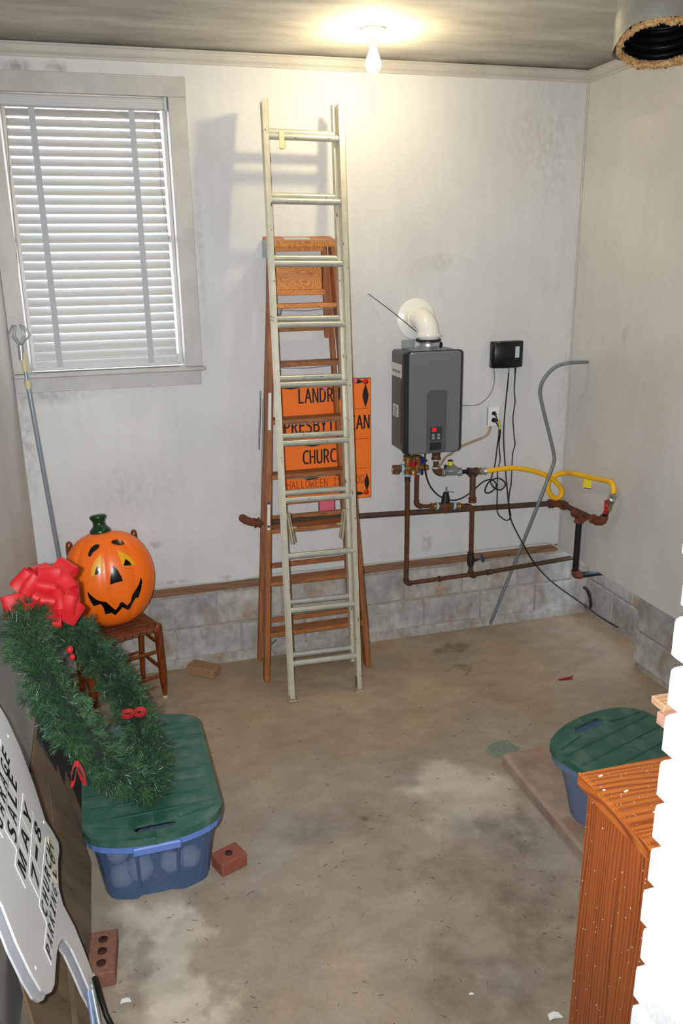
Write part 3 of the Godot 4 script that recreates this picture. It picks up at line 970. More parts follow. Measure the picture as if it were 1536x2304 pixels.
# ---------------------------------------------------------------- the orange poster
func lettering(text: String, p0: Vector3, p1: Vector3, height: float, m: Material, parent: Node3D, bold := true) -> void:
	# flat lettering whose baseline runs from p0 to p1
	var f := SystemFont.new()
	f.font_names = PackedStringArray(["Droid Sans Mono"])
	var t := TextMesh.new()
	t.text = text
	t.font = f
	t.font_size = 64
	t.pixel_size = 0.01
	t.depth = 0.0
	t.horizontal_alignment = HORIZONTAL_ALIGNMENT_LEFT
	t.vertical_alignment = VERTICAL_ALIGNMENT_BOTTOM
	var bb := t.get_aabb()
	# the thick strokes of a marker: the same words laid down three times, a hair apart
	for k in (3 if bold else 1):
		var o := MeshInstance3D.new()
		o.name = "lettering"
		o.mesh = t
		o.material_override = m
		parent.add_child(o, true)
		var sx := p0.distance_to(p1) / maxf(bb.size.x, 0.001)
		var sy := height / maxf(bb.size.y, 0.001)
		o.scale = Vector3(sx, sy, 1)
		o.position = p0 - Vector3(bb.position.x * sx - 0.0016 * (k - 1), bb.position.y * sy - 0.001 * (k % 2), -0.00004 * k)

func build_poster() -> void:
	var o := thing("poster", Vector3(1.205, 1.32, 0.004), "orange hand-lettered cardboard poster on the back wall behind the ladders", "poster")
	var at := o.position
	var g := G.new(at)
	g.box(Vector3(1.205, 1.32, 0.002), Vector3(0.556, 0.724, 0.004))
	part("edge", g, M.poster_edge, o)
	g = G.new(at)
	g.box(Vector3(1.205, 1.32, 0.003), Vector3(0.550, 0.718, 0.005))
	part("card", g, M.poster, o)
	var z := 0.0062
	lettering("LANDRUM", Vector3(1.0479, 1.5534, 0.0062) - at, Vector3(1.3376, 1.5534, z) - at, 0.085, M.ink, o)
	lettering("PRESBYTERIAN", Vector3(0.9587, 1.381, 0.0062) - at, Vector3(1.472, 1.381, z) - at, 0.085, M.ink, o)
	lettering("CHURCH", Vector3(1.0639, 1.1935, 0.0062) - at, Vector3(1.3025, 1.1935, z) - at, 0.085, M.ink, o)
	lettering("HALLOWEEN IS GOOD", Vector3(0.9632, 1.0512, 0.0062) - at, Vector3(1.44, 1.0512, z) - at, 0.05, M.pen, o, false)
	lettering("KNIT SOME", Vector3(1.1021, 1.0087, 0.0062) - at, Vector3(1.36, 1.0087, z) - at, 0.022, M.pen, o, false)
	var flourish := func(c: Vector3, w: float, h: float, turn: float) -> void:
		var p := PackedVector2Array()
		for k in 12:
			var u := k / 12.0
			p.append(Vector2(w * sin(u * PI) * (0.45 + 0.55 * sin(u * PI)), h * (u - 0.5)))
		for k in 12:
			var u := 1.0 - k / 12.0
			p.append(Vector2(-w * sin(u * PI) * (0.45 + 0.55 * sin(u * PI)), h * (u - 0.5)))
		var gg := G.new()
		gg.prism(p, 0.0, 0.0008, Transform3D(Basis(Vector3(0, 0, 1), turn), c - at))
		part("flourish", gg, M.ink, o)
	flourish.call(Vector3(1.4487, 1.5792, 0.006), 0.018, 0.15, 0.0)
	flourish.call(Vector3(1.4541, 1.0546, 0.006), 0.015, 0.12, 0.0)
	flourish.call(Vector3(1.3978, 1.6648, 0.006), 0.012, 0.09, 1.45)
	flourish.call(Vector3(1.4002, 0.9899, 0.006), 0.011, 0.08, 1.55)
	flourish.call(Vector3(1.0068, 1.6498, 0.006), 0.011, 0.14, 1.55)
	flourish.call(Vector3(1.1022, 1.1149, 0.006), 0.016, 0.13, 1.5)
	flourish.call(Vector3(1.274, 1.1222, 0.006), 0.012, 0.10, 1.5)
	flourish.call(Vector3(1.1286, 1.311, 0.006), 0.012, 0.13, 1.6)
	flourish.call(Vector3(0.9395, 1.57, 0.006), 0.012, 0.16, 0.0)
	flourish.call(Vector3(0.9409, 1.099, 0.006), 0.010, 0.16, 0.0)
	for c: Array in [[Vector3(1.4492, 1.6621, 0.006), 0.017], [Vector3(1.4495, 0.9938, 0.006), 0.016], [Vector3(1.1947, 1.1288, 0.006), 0.013], [Vector3(0.94, 1.6559, 0.006), 0.016]]:
		g = G.new(at)
		g.lathe([Vector2(0, 0.001), Vector2(c[1], 0.001), Vector2(c[1], 0.0), Vector2(0, 0)], 20, Transform3D(Basis(Vector3.RIGHT, PI / 2), c[0]))
		part("seal", g, M.seal, o)
	for yy: float in [1.5044, 1.3243, 1.1458]:
		g = G.new(at)
		g.box(Vector3(1.42, yy, 0.0058), Vector3(0.10, 0.0022, 0.0008))
		part("rule_line", g, M.pen, o)
	g = G.new(at)
	g.prism(PackedVector2Array([Vector2(-0.045, 0.04), Vector2(0.045, 0.04), Vector2(0.0, -0.025)]), 0.0065, 0.0073, Transform3D(Basis.IDENTITY, Vector3(1.2052, 1.6391, 0)))
	part("pink_tape", g, M.pink, o)
	g = G.new(at)
	g.box(Vector3(1.3843, 1.6733, 0.0065), Vector3(0.026, 0.03, 0.001))
	part("pink_tape", g, M.pink, o)
	var c := thing("pink_card", Vector3(1.2032, 0.9513, 0.002), "small pink card with dark edges below the orange poster", "card")
	g = G.new()
	g.box(Vector3(0, 0, 0), Vector3(0.105, 0.12, 0.003))
	part("edge", g, M.pink_edge, c)
	g = G.new()
	g.box(Vector3(0, 0.004, 0.0005), Vector3(0.093, 0.115, 0.004))
	part("card_face", g, M.pink, c)

# ---------------------------------------------------------------- water heater and its pipes
func rounded(w: float, h: float, r: float, n := 5) -> PackedVector2Array:
	var p := PackedVector2Array()
	for k in 4:
		var c := Vector2((w / 2 - r) * (1 if k == 0 or k == 3 else -1), (h / 2 - r) * (1 if k < 2 else -1))
		for i in n + 1:
			var a := PI / 2 * (k + float(i) / n)
			p.append(c + Vector2(cos(a), sin(a)) * r)
	return p

func build_heater() -> void:
	var o := thing("water_heater", Vector3(1.77, 1.27, 0.13), "grey tankless gas water heater hung on the back wall", "water heater")
	var at := o.position
	var g := G.new(at)
	g.box(Vector3(1.772, 1.558, 0.13), Vector3(0.342, 0.57, 0.21), 0.012)
	part("body", g, M.heater_side, o)
	g = G.new(at)
	g.prism(rounded(0.356, 0.585, 0.024), 0.222, 0.258, Transform3D(Basis.IDENTITY, Vector3(1.772, 1.556, 0)), 0.006)
	part("cover_frame", g, M.heater_dark, o)
	# silver front with a tall notch round the control panel
	var fx := 1.622 - 1.776
	var pts := PackedVector2Array()
	var W := 0.310
	var Hh := 0.578
	var out := rounded(W, Hh, 0.02)
	# walk the outline, starting lower right, and cut the notch into the bottom edge
	var order := PackedVector2Array()
	for i in out.size():
		order.append(out[i])
	var nx0 := 1.732 - 1.776
	var nx1 := 1.850 - 1.776
	var ny := 1.624 - 1.556
	var notch := PackedVector2Array()
	notch.append(Vector2(nx0, -Hh / 2))
	for k in 7:
		var a := PI - PI / 2 * k / 6.0
		notch.append(Vector2(nx0 + 0.025 + 0.025 * cos(a), ny - 0.025 + 0.025 * sin(a)))
	for k in 7:
		var a := PI / 2 - PI / 2 * k / 6.0
		notch.append(Vector2(nx1 - 0.025 + 0.025 * cos(a), ny - 0.025 + 0.025 * sin(a)))
	notch.append(Vector2(nx1, -Hh / 2))
	for i in out.size():
		pts.append(out[i])
		if i == 17:
			pts.append_array(notch)
	g = G.new(at)
	g.prism(pts, 0.254, 0.278, Transform3D(Basis.IDENTITY, Vector3(1.776, 1.556, 0)), 0.0075)
	part("front_panel", g, M.heater_front, o)
	g = G.new(at)
	g.box(Vector3(1.791, 1.446, 0.262), Vector3(0.124, 0.356, 0.012))
	part("recess", g, M.heater_recess, o)
	g = G.new(at)
	g.box((Vector3(1.7523, 1.4204, 0.27) + Vector3(1.8223, 1.3405, 0.27)) / 2.0, Vector3(0.072, 0.078, 0.004), 0.001)
	var ctl := part("control_panel", g, M.ctl, o)
	g = G.new(at)
	g.box(Vector3(1.775, 1.4038, 0.272), Vector3(0.024, 0.020, 0.003), 0.001)
	part("display", g, M.led, ctl)
	for p: Vector3 in [Vector3(1.7702, 1.3718, 0.272), Vector3(1.7705, 1.355, 0.272), Vector3(1.803, 1.3721, 0.272), Vector3(1.8033, 1.3539, 0.272)]:
		g = G.new(at)
		g.box(p, Vector3(0.018, 0.014, 0.004), 0.0015)
		part("button", g, M.btn, ctl)
	g = G.new(at)
	g.box((Vector3(1.7513, 1.33, 0.27) + Vector3(1.8209, 1.2831, 0.27)) / 2.0, Vector3(0.070, 0.044, 0.003), 0.001)
	part("name_plate", g, M.heater_dark, o)
	g = G.new(at)
	g.box(Vector3(1.7567, 1.2922, 0.272), Vector3(0.008, 0.010, 0.003))
	part("sensor", g, M.black, o)
	# stickers on the left side
	g = G.new(at)
	g.box(Vector3(1.600, 1.735, 0.12), Vector3(0.003, 0.075, 0.16))
	var st := part("fuel_sticker", g, M.sticker, o)
	var f := SystemFont.new()
	f.font_names = PackedStringArray(["Droid Sans"])
	f.font_weight = 700
	var t := TextMesh.new()
	t.text = "NATURAL GAS"
	t.font = f
	t.font_size = 32
	t.pixel_size = 0.00062
	t.depth = 0.0
	var tm := part("lettering", t, M.ink, st)
	tm.position = Vector3(1.598, 1.728, 0.12) - at
	tm.rotation.y = -PI / 2
	g = G.new(at)
	g.box(Vector3(1.600, 1.50, 0.105), Vector3(0.003, 0.07, 0.085))
	part("rating_sticker", g, M.sticker, o)
	g = G.new(at)
	for k in 5:
		g.box(Vector3(1.598, 1.475 + 0.012 * k, 0.105), Vector3(0.001, 0.003, 0.06))
	part("print", g, M.heater_dark, o)
	g = G.new(at)
	g.box(Vector3(1.600, 1.50, 0.205), Vector3(0.003, 0.36, 0.028))
	part("warning_strip", g, mat(Color(0.33, 0.09, 0.06), 0.5), o)
	# flue: steel collar, gasket, white elbow and wall plate
	var fc := Vector3(1.782, 1.84, 0.14)
	g = G.new(at)
	g.lathe([Vector2(0, 0), Vector2(0.064, 0), Vector2(0.064, 0.058), Vector2(0, 0.058)], 32, Transform3D(Basis.IDENTITY, fc))
	part("flue_collar", g, M.steel, o)
	g = G.new(at)
	g.lathe([Vector2(0.05, 0.05), Vector2(0.071, 0.05), Vector2(0.073, 0.056), Vector2(0.071, 0.064), Vector2(0.05, 0.064)], 32, Transform3D(Basis.IDENTITY, fc))
	part("gasket", g, M.heater_dark, o)
	g = G.new(at)
	g.box(Vector3(1.772, 1.845, 0.13), Vector3(0.20, 0.006, 0.15))
	part("top_plate", g, M.galv, o)
	for p: Array in [[Vector3(1.69, 1.872, 0.06), Vector3(0.08, 0.05, 0.01), M.galv], [Vector3(1.875, 1.862, 0.08), Vector3(0.03, 0.03, 0.03), M.black]]:
		g = G.new(at)
		g.box(p[0], p[1], 0.004)
		part("bracket", g, p[2], o)
	var v := thing("flue_elbow", fc, "white flue elbow with round wall plate above the water heater", "pipe")
	var path := PackedVector3Array()
	var e1 := Vector3(1.76, 2.01, 0.0) - fc
	path.append(Vector3(0, 0.056, 0))
	path.append(Vector3(0, 0.075, 0))
	for k in 11:
		var a := PI / 2 * k / 10.0
		path.append(Vector3(e1.x * (1 - cos(a)) * 0.6, 0.075 + (e1.y - 0.075) * sin(a), -0.095 * (1 - cos(a))))
	path.append(Vector3(e1.x, e1.y, -0.115))
	path.append(Vector3(e1.x, e1.y, -0.139))
	g = G.new()
	g.tube(path, 0.061, 28)
	part("elbow", g, M.pvc, v)
	for k in 2:
		g = G.new()
		g.lathe([Vector2(0.058, 0), Vector2(0.067 + 0.004 * k, 0), Vector2(0.067 + 0.004 * k, 0.012), Vector2(0.058, 0.012)], 32, Transform3D(Basis(Vector3.RIGHT, PI / 2), Vector3(e1.x, e1.y, -0.112 - 0.015 * k)))
		part("collar", g, M.pvc, v)
	g = G.new()
	g.lathe([Vector2(0, 0.0), Vector2(0.118, 0.0), Vector2(0.118, 0.003), Vector2(0.108, 0.008), Vector2(0.072, 0.011), Vector2(0.066, 0.02), Vector2(0, 0.02)], 48, Transform3D(Basis(Vector3.RIGHT, PI / 2), Vector3(e1.x - 0.0, e1.y - 0.006, -0.139)))
	part("wall_plate", g, M.pvc, v)

func fitting(g: G, a: Vector3, b: Vector3, r: float) -> void:
	# a pipe collar with raised lips between a and b
	var d := (b - a)
	g.tube(PackedVector3Array([a, a + d * 0.18, a + d * 0.2, a + d * 0.8, a + d * 0.82, b]), [r * 1.18, r * 1.18, r, r, r * 1.18, r * 1.18], 14)

func elbow(g: G, a: Vector3, c: Vector3, b: Vector3, r: float) -> void:
	var p := PackedVector3Array()
	for k in 9:
		var t := k / 8.0
		p.append(a.lerp(c, t).lerp(c.lerp(b, t), t))
	g.tube(p, r, 14)

func build_pipes() -> void:
	var g: G
	# long gas main along the back wall, turning the corner to the hose valve
	var o := thing("gas_pipe", Vector3(0.7722, 0.885, 0.055), "rusty black iron pipe running level along the back wall and round the corner", "pipe")
	var at := o.position
	var a := Vector3(0.7511, 0.8817, 0.055)
	var b := Vector3(2.715, 0.8181, 0.055)
	var e := Vector3(2.735, 0.8317, 0.544)
	g = G.new(at)
	g.tube(PackedVector3Array([a, b]), 0.0175, 14)
	part("pipe", g, M.iron, o)
	g = G.new(at)
	var wl := Vector3(0.6909, 0.9039, 0)
	elbow(g, wl + Vector3(0, 0, -0.01), wl + Vector3(0.01, -0.012, 0.05), a + Vector3(0.02, 0, 0), 0.024)
	fitting(g, a, a + Vector3(0.03, 0, 0), 0.026)
	part("elbow", g, M.iron_red, o)
	g = G.new(at)
	elbow(g, b + Vector3(-0.03, 0, 0), b + Vector3(0.03, 0, 0), b + Vector3(0.025, -0.002, 0.06), 0.025)
	fitting(g, b + Vector3(-0.045, 0, 0), b + Vector3(-0.02, 0, 0), 0.026)
	fitting(g, b + Vector3(0.024, 0, 0.045), b + Vector3(0.024, 0, 0.07), 0.026)
	part("elbow", g, M.iron_red, o)
	var c0 := b + Vector3(0.024, 0, 0.02)
	g = G.new(at)
	g.tube(PackedVector3Array([c0, e]), 0.0175, 14)
	part("pipe", g, M.iron, o)
	var tee := Vector3(2.737, 0.8111, 0.3049)
	g = G.new(at)
	var dv := (e - c0).normalized()
	fitting(g, tee - dv * 0.055, tee + dv * 0.055, 0.0265)
	fitting(g, tee, tee + Vector3(0, -0.05, 0), 0.0265)
	fitting(g, e - dv * 0.09, e - dv * 0.04, 0.025)
	part("tee", g, M.iron_red, o)
	g = G.new(at)
	var low := Vector3(tee.x, 0.4186, tee.z)
	g.tube(PackedVector3Array([tee + Vector3(0, -0.04, 0), low]), 0.019, 14)
	part("drop_pipe", g, M.black_pipe, o)
	g = G.new(at)
	elbow(g, low + Vector3(0, 0.025, 0), low + Vector3(0, -0.015, 0), low + Vector3(0.04, -0.012, 0), 0.026)
	part("elbow", g, M.iron_red, o)
	g = G.new(at)
	g.tube(PackedVector3Array([low + Vector3(0.03, -0.012, 0), low + Vector3(0.34, -0.012, 0)]), 0.019, 14)
	part("pipe", g, M.black_pipe, o)
	g = G.new(at)
	elbow(g, e - dv * 0.045, e + dv * 0.02, e + dv * 0.015 + Vector3(0.006, 0.045, 0), 0.025)
	part("elbow", g, M.iron_red, o)
	# gas cock with the red lever
	var k := thing("gas_valve", e + Vector3(0, 0.05, 0), "small gas valve with a red lever at the right end of the iron pipe", "valve")
	at = k.position
	var v0 := e + dv * 0.015 + Vector3(0.006, 0.035, 0)
	var v1 := Vector3(2.737, 1.0319, 0.6398)
	var vd := (v1 - v0)
	g = G.new(at)
	g.tube(PackedVector3Array([v0, v0 + vd * 0.42]), 0.0165, 14)
	part("nipple", g, M.black_pipe, k)
	g = G.new(at)
	fitting(g, v0 + vd * 0.38, v0 + vd * 0.80, 0.019)
	fitting(g, v0, v0 + vd * 0.06, 0.019)
	part("valve_body", g, mat(Color(0.55, 0.53, 0.40), 0.4, 0.5), k)
	g = G.new(at)
	fitting(g, v0 + vd * 0.80, v0 + vd * 1.02, 0.02)
	part("flare_nut", g, M.steel, k)
	g = G.new(at)
	var hv := v0 + vd * 0.58 + Vector3(-0.03, 0, 0.012)
	g.bar(hv + Vector3(0, 0.03, 0), hv + Vector3(-0.004, -0.05, 0.01), 0.028, 0.006, 0.002)
	g.tube(PackedVector3Array([hv, hv + Vector3(0.035, 0, -0.012)]), 0.008, 10)
	part("lever", g, M.red, k)
	g = G.new(at)
	g.tube(PackedVector3Array([hv + Vector3(-0.008, 0, 0.004), hv + Vector3(0.002, 0, 0)]), 0.008, 8)
	part("lever_nut", g, M.steel, k)
	# yellow flexible hose with its loop
	var hose := thing("gas_hose", Vector3(2.6016, 1.0474, 0.12), "yellow coated flexible gas hose with a loop near the corner", "hose")
	at = hose.position
	var hp := PackedVector3Array([Vector3(2.1625, 1.0994, 0.15), Vector3(2.2334, 1.1019, 0.15), Vector3(2.3431, 1.1018, 0.14), Vector3(2.4401, 1.0831, 0.13), Vector3(2.5393, 1.0526, 0.12), Vector3(2.6319, 1.0091, 0.115), Vector3(2.6881, 0.9623, 0.11), Vector3(2.7199, 0.9156, 0.11), Vector3(2.713, 0.878, 0.11), Vector3(2.6788, 0.8694, 0.11), Vector3(2.6424, 0.8933, 0.11), Vector3(2.6238, 0.9317, 0.105), Vector3(2.627, 0.9738, 0.1), Vector3(2.659, 0.9994, 0.085), Vector3(2.705, 1.0188, 0.085), Vector3(2.7557, 1.0269, 0.1), Vector3(2.72, 1.059, 0.2449), Vector3(2.735, 1.0625, 0.3107), Vector3(2.74, 1.076, 0.4465), Vector3(2.74, 1.0901, 0.5465), Vector3(2.738, 1.0937, 0.603), Vector3(2.737, 1.0767, 0.6291), Vector3(2.737, 1.037, 0.6391)])
	g = G.new(at)
	g.tube(smooth(hp, 5), 0.0155, 12)
	part("hose", g, M.yellow, hose)
	g = G.new(at)
	g.bar((Vector3(2.752, 1.0472, 0.3) + Vector3(2.7544, 0.9794, 0.3)) / 2.0, (Vector3(2.8451, 1.0261, 0.36) + Vector3(2.8377, 0.9706, 0.36)) / 2.0, 0.062, 0.002, 0.0, Vector3.UP)
	part("warning_tag", g, M.yellow_tag, hose)
	g = G.new(at)
	g.bar(Vector3(2.753, 0.9814, 0.302), Vector3(2.8362, 0.9727, 0.362), 0.005, 0.003, 0.0, Vector3.UP)
	part("tag_edge", g, M.blue, hose)
	# heater gas inlet: nipple, regulator, tee, drip leg
	var n := thing("gas_inlet", Vector3(1.8412, 1.2076, 0.15), "gas inlet with regulator and drip leg under the water heater", "pipe")
	at = n.position
	g = G.new(at)
	fitting(g, Vector3(1.839, 1.2455, 0.15), Vector3(1.8399, 1.1995, 0.15), 0.024)
	g.tube(PackedVector3Array([Vector3(1.8397, 1.2077, 0.15), Vector3(1.8412, 1.1396, 0.15)]), 0.0165, 12)
	elbow(g, Vector3(1.841, 1.1478, 0.15), Vector3(1.8431, 1.1149, 0.15), Vector3(1.886, 1.114, 0.15), 0.024)
	part("nipple", g, M.copper, n)
	g = G.new(at)
	fitting(g, Vector3(1.8409, 1.1533, 0.15), Vector3(1.841, 1.1451, 0.15), 0.021)
	fitting(g, Vector3(1.8399, 1.2009, 0.15), Vector3(1.8401, 1.1914, 0.15), 0.020)
	fitting(g, Vector3(1.8745, 1.115, 0.15), Vector3(1.8845, 1.1142, 0.15), 0.022)
	part("pipe_dope", g, M.dope, n)
	g = G.new(at)
	var rc := Vector3(1.9375, 1.118, 0.15)
	g.tube(PackedVector3Array([Vector3(1.8803, 1.1131, 0.15), Vector3(1.8974, 1.1131, 0.15), Vector3(1.9003, 1.1128, 0.15), Vector3(1.9811, 1.1089, 0.15), Vector3(1.984, 1.1086, 0.15), Vector3(2.0014, 1.1086, 0.15)]), [0.025, 0.025, 0.019, 0.019, 0.025, 0.025], 14)
	g.lathe([Vector2(0, -0.01), Vector2(0.042, -0.01), Vector2(0.047, -0.004), Vector2(0.047, 0.004), Vector2(0.038, 0.014), Vector2(0.02, 0.03), Vector2(0, 0.03)], 24, Transform3D(Basis.IDENTITY, rc + Vector3(0, 0.008, 0)))
	part("regulator", g, M.grey_cast, n)
	g = G.new(at)
	g.tube(PackedVector3Array([Vector3(1.9326, 1.1404, 0.15), Vector3(1.9316, 1.1814, 0.15)]), 0.0145, 14)
	part("vent_cap", g, M.yellow_tag, n)
	g = G.new(at)
	g.tube(PackedVector3Array([Vector3(1.9316, 1.1806, 0.15), Vector3(1.9314, 1.1869, 0.15)]), 0.0147, 14)
	g.tube(PackedVector3Array([Vector3(1.8997, 1.1403, 0.15), Vector3(1.8992, 1.1595, 0.15)]), 0.007, 10)
	g.tube(PackedVector3Array([Vector3(1.9985, 1.1088, 0.15), Vector3(2.0596, 1.1051, 0.15)]), 0.0135, 12)
	part("black_fitting", g, M.black_pipe, n)
	g = G.new(at)
	fitting(g, Vector3(2.0479, 1.1061, 0.15), Vector3(2.1095, 1.1024, 0.15), 0.021)
	fitting(g, Vector3(2.0787, 1.1036, 0.15), Vector3(2.0797, 1.0729, 0.15), 0.021)
	part("tee", g, M.iron, n)
	g = G.new(at)
	g.tube(PackedVector3Array([Vector3(2.0795, 1.0785, 0.15), Vector3(2.0833, 0.9296, 0.15)]), 0.0175, 12)
	fitting(g, Vector3(2.083, 0.9381, 0.15), Vector3(2.084, 0.9097, 0.15), 0.0215)
	part("drip_leg", g, M.copper, n)
	g = G.new(at)
	fitting(g, Vector3(2.1095, 1.1024, 0.15), Vector3(2.13, 1.1013, 0.15), 0.016)
	part("brass_nipple", g, M.brass, n)
	g = G.new(at)
	fitting(g, Vector3(2.1271, 1.1015, 0.15), Vector3(2.1655, 1.0992, 0.15), 0.02)
	part("flare_nut", g, M.steel, n)
	# service valves
	for hot in 2:
		var x := 917.5 if hot == 0 else 938.0
		var s := thing("service_valve", Vector3(1.6541, 1.1998, 0.17) if hot == 0 else Vector3(1.7126, 1.1952, 0.17), "brass service valve with red lever and relief valve under the heater's left corner" if hot == 0 else "brass service valve with blue levers under the water heater", "valve")
		at = s.position
		if hot == 0:
			g = G.new(at)
			fitting(g, Vector3(1.6565, 1.237, 0.17), Vector3(1.6554, 1.2078, 0.17), 0.027)
			g.tube(PackedVector3Array([Vector3(1.6554, 1.2131, 0.17), Vector3(1.6521, 1.1248, 0.17)]), 0.020, 14)
			g.tube(PackedVector3Array([Vector3(1.6212, 1.1663, 0.17), Vector3(1.6869, 1.1647, 0.18)]), 0.021, 14)
			elbow(g, Vector3(1.6666, 1.1553, 0.19), Vector3(1.6783, 1.1644, 0.21), Vector3(1.6731, 1.1327, 0.21), 0.016)
			part("valve_body", g, M.brass, s)
			g = G.new(at)
			g.tube(PackedVector3Array([Vector3(1.6295, 1.1657, 0.17), Vector3(1.5633, 1.1671, 0.17)]), 0.022, 14)
			g.tube(PackedVector3Array([Vector3(1.5826, 1.1655, 0.17), Vector3(1.5827, 1.136, 0.17)]), 0.020, 14)
			part("relief_valve", g, M.bronze, s)
			g = G.new(at)
			g.tube(PackedVector3Array([Vector3(1.5612, 1.1682, 0.18), Vector3(1.5516, 1.1677, 0.18)]), 0.010, 10)
			g.bar(Vector3(1.5525, 1.1688, 0.185), Vector3(1.5554, 1.1392, 0.185), 0.006, 0.008, 0.001)
			part("test_lever", g, M.steel, s)
			g = G.new(at)
			g.tube(PackedVector3Array([Vector3(1.6102, 1.1672, 0.17), Vector3(1.6254, 1.1663, 0.17)]), 0.025, 14)
			g.tube(PackedVector3Array([Vector3(1.6526, 1.1288, 0.17), Vector3(1.6522, 1.1194, 0.17)]), 0.0245, 14)
			part("thread_tape", g, M.tape_blue, s)
			g = G.new(at)
			g.box((Vector3(1.6467, 1.1951, 0.205) + Vector3(1.6964, 1.1964, 0.205)) / 2.0, Vector3(0.046, 0.024, 0.006), 0.002)
			g.box(Vector3(1.6921, 1.2048, 0.205), Vector3(0.014, 0.036, 0.006), 0.002)
			g.box(Vector3(1.6917, 1.1272, 0.205), Vector3(0.012, 0.045, 0.006), 0.002)
			part("red_lever", g, M.red, s)
		else:
			g = G.new(at)
			fitting(g, Vector3(1.712, 1.2354, 0.17), Vector3(1.7109, 1.2141, 0.17), 0.024)
			g.tube(PackedVector3Array([Vector3(1.7108, 1.2195, 0.17), Vector3(1.7106, 1.1334, 0.17)]), 0.018, 14)
			g.tube(PackedVector3Array([Vector3(1.7102, 1.1631, 0.17), Vector3(1.7663, 1.1586, 0.17), Vector3(1.7776, 1.1576, 0.17), Vector3(1.7832, 1.1572, 0.17)]), [0.020, 0.020, 0.017, 0.008], 14)
			part("valve_body", g, M.brass, s)
			g = G.new(at)
			g.box(Vector3(1.7314, 1.2112, 0.2), Vector3(0.020, 0.044, 0.012), 0.004)
			g.box(Vector3(1.7509, 1.2083, 0.2), Vector3(0.02, 0.014, 0.01), 0.003)
			g.box(Vector3(1.731, 1.1416, 0.2), Vector3(0.014, 0.036, 0.010), 0.004)
			part("blue_lever", g, M.blue, s)
			g = G.new(at)
			g.tube(PackedVector3Array([Vector3(1.7176, 1.1328, 0.17), Vector3(1.7177, 1.1247, 0.17)]), 0.0185, 12)
			part("thread_tape", g, M.tape_blue, s)
	# copper water pipes
	var hw := thing("hot_water_pipe", Vector3(1.664, 0.7499, 0.14), "long copper pipe dropping from the heater's left valve and turning along the blocks", "pipe")
	at = hw.position
	g = G.new(at)
	g.tube(PackedVector3Array([Vector3(1.654, 1.1234, 0.165), Vector3(1.6678, 0.7464, 0.13), Vector3(1.676, 0.4301, 0.1)]), 0.0145, 12)
	part("riser", g, M.copper, hw)
	g = G.new(at)
	fitting(g, Vector3(1.6542, 1.1044, 0.165), Vector3(1.6544, 1.0827, 0.165), 0.0155)
	part("coupling", g, M.copper_old, hw)
	g = G.new(at)
	elbow(g, Vector3(1.6759, 0.439, 0.1), Vector3(1.6762, 0.4063, 0.1), Vector3(1.7087, 0.4053, 0.1), 0.018)
	part("elbow", g, M.copper_old, hw)
	g = G.new(at)
	g.tube(PackedVector3Array([Vector3(1.6968, 0.4067, 0.1), Vector3(2.1026, 0.4141, 0.1)]), 0.0135, 12)
	part("branch", g, M.copper, hw)
	g = G.new(at)
	var far := Vector3(2.8734, 0.433, 0.07)
	g.tube(PackedVector3Array([Vector3(2.112, 0.41, 0.1), far, far + (far - Vector3(2.112, 0.41, 0.1)) * 0.35]), 0.0145, 12)
	part("branch", g, M.copper_old, hw)
	for p: Array in [[Vector3(2.2271, 0.4136, 0.098), Vector3(2.2519, 0.4149, 0.098)], [Vector3(2.1181, 0.4108, 0.1), Vector3(2.1365, 0.4116, 0.1)], [Vector3(1.8932, 0.4107, 0.1), Vector3(1.9052, 0.411, 0.1)]]:
		g = G.new(at)
		fitting(g, p[0], p[1], 0.0165)
		part("coupling", g, M.copper_old, hw)
	var cw := thing("cold_water_pipe", Vector3(1.7225, 1.0265, 0.15), "copper pipe with a black-topped pressure regulator below the heater", "pipe")
	at = cw.position
	g = G.new(at)
	g.tube(PackedVector3Array([Vector3(1.7145, 1.1307, 0.16), Vector3(1.7256, 0.9433, 0.13)]), 0.0135, 12)
	g.tube(PackedVector3Array([Vector3(1.7489, 0.9104, 0.13), Vector3(1.8296, 0.9027, 0.13)]), 0.0125, 12)
	part("copper_run", g, M.copper, cw)
	g = G.new(at)
	elbow(g, Vector3(1.7255, 0.9489, 0.13), Vector3(1.726, 0.9098, 0.13), Vector3(1.7604, 0.9093, 0.13), 0.0165)
	part("elbow", g, M.copper, cw)
	g = G.new(at)
	fitting(g, Vector3(1.8209, 0.9035, 0.13), Vector3(1.8528, 0.9019, 0.13), 0.018)
	fitting(g, Vector3(1.9756, 0.8917, 0.13), Vector3(2.011, 0.8883, 0.13), 0.018)
	part("union", g, M.brass, cw)
	g = G.new(at)
	g.tube(PackedVector3Array([Vector3(1.8528, 0.9019, 0.13), Vector3(1.8673, 0.9005, 0.13)]), 0.023, 14)
	g.tube(PackedVector3Array([Vector3(1.9638, 0.8928, 0.13), Vector3(1.9785, 0.8914, 0.13)]), 0.023, 14)
	part("thread_tape", g, M.tape_blue, cw)
	g = G.new(at)
	g.tube(PackedVector3Array([Vector3(1.8644, 0.9008, 0.13), Vector3(1.9667, 0.8925, 0.13)]), 0.0205, 14)
	g.tube(PackedVector3Array([Vector3(1.9134, 0.9201, 0.13), Vector3(1.9145, 0.8748, 0.13), Vector3(1.9149, 0.8578, 0.13), Vector3(1.9151, 0.8521, 0.13)]), [0.026, 0.024, 0.019, 0.016], 16)
	part("regulator_body", g, M.bronze, cw)
	g = G.new(at)
	g.tube(PackedVector3Array([Vector3(1.9149, 0.9172, 0.13), Vector3(1.9156, 0.9481, 0.13), Vector3(1.9165, 0.9705, 0.13), Vector3(1.9163, 0.9817, 0.13), Vector3(1.9162, 0.9859, 0.13)]), [0.0265, 0.0235, 0.018, 0.016, 0.010], 18)
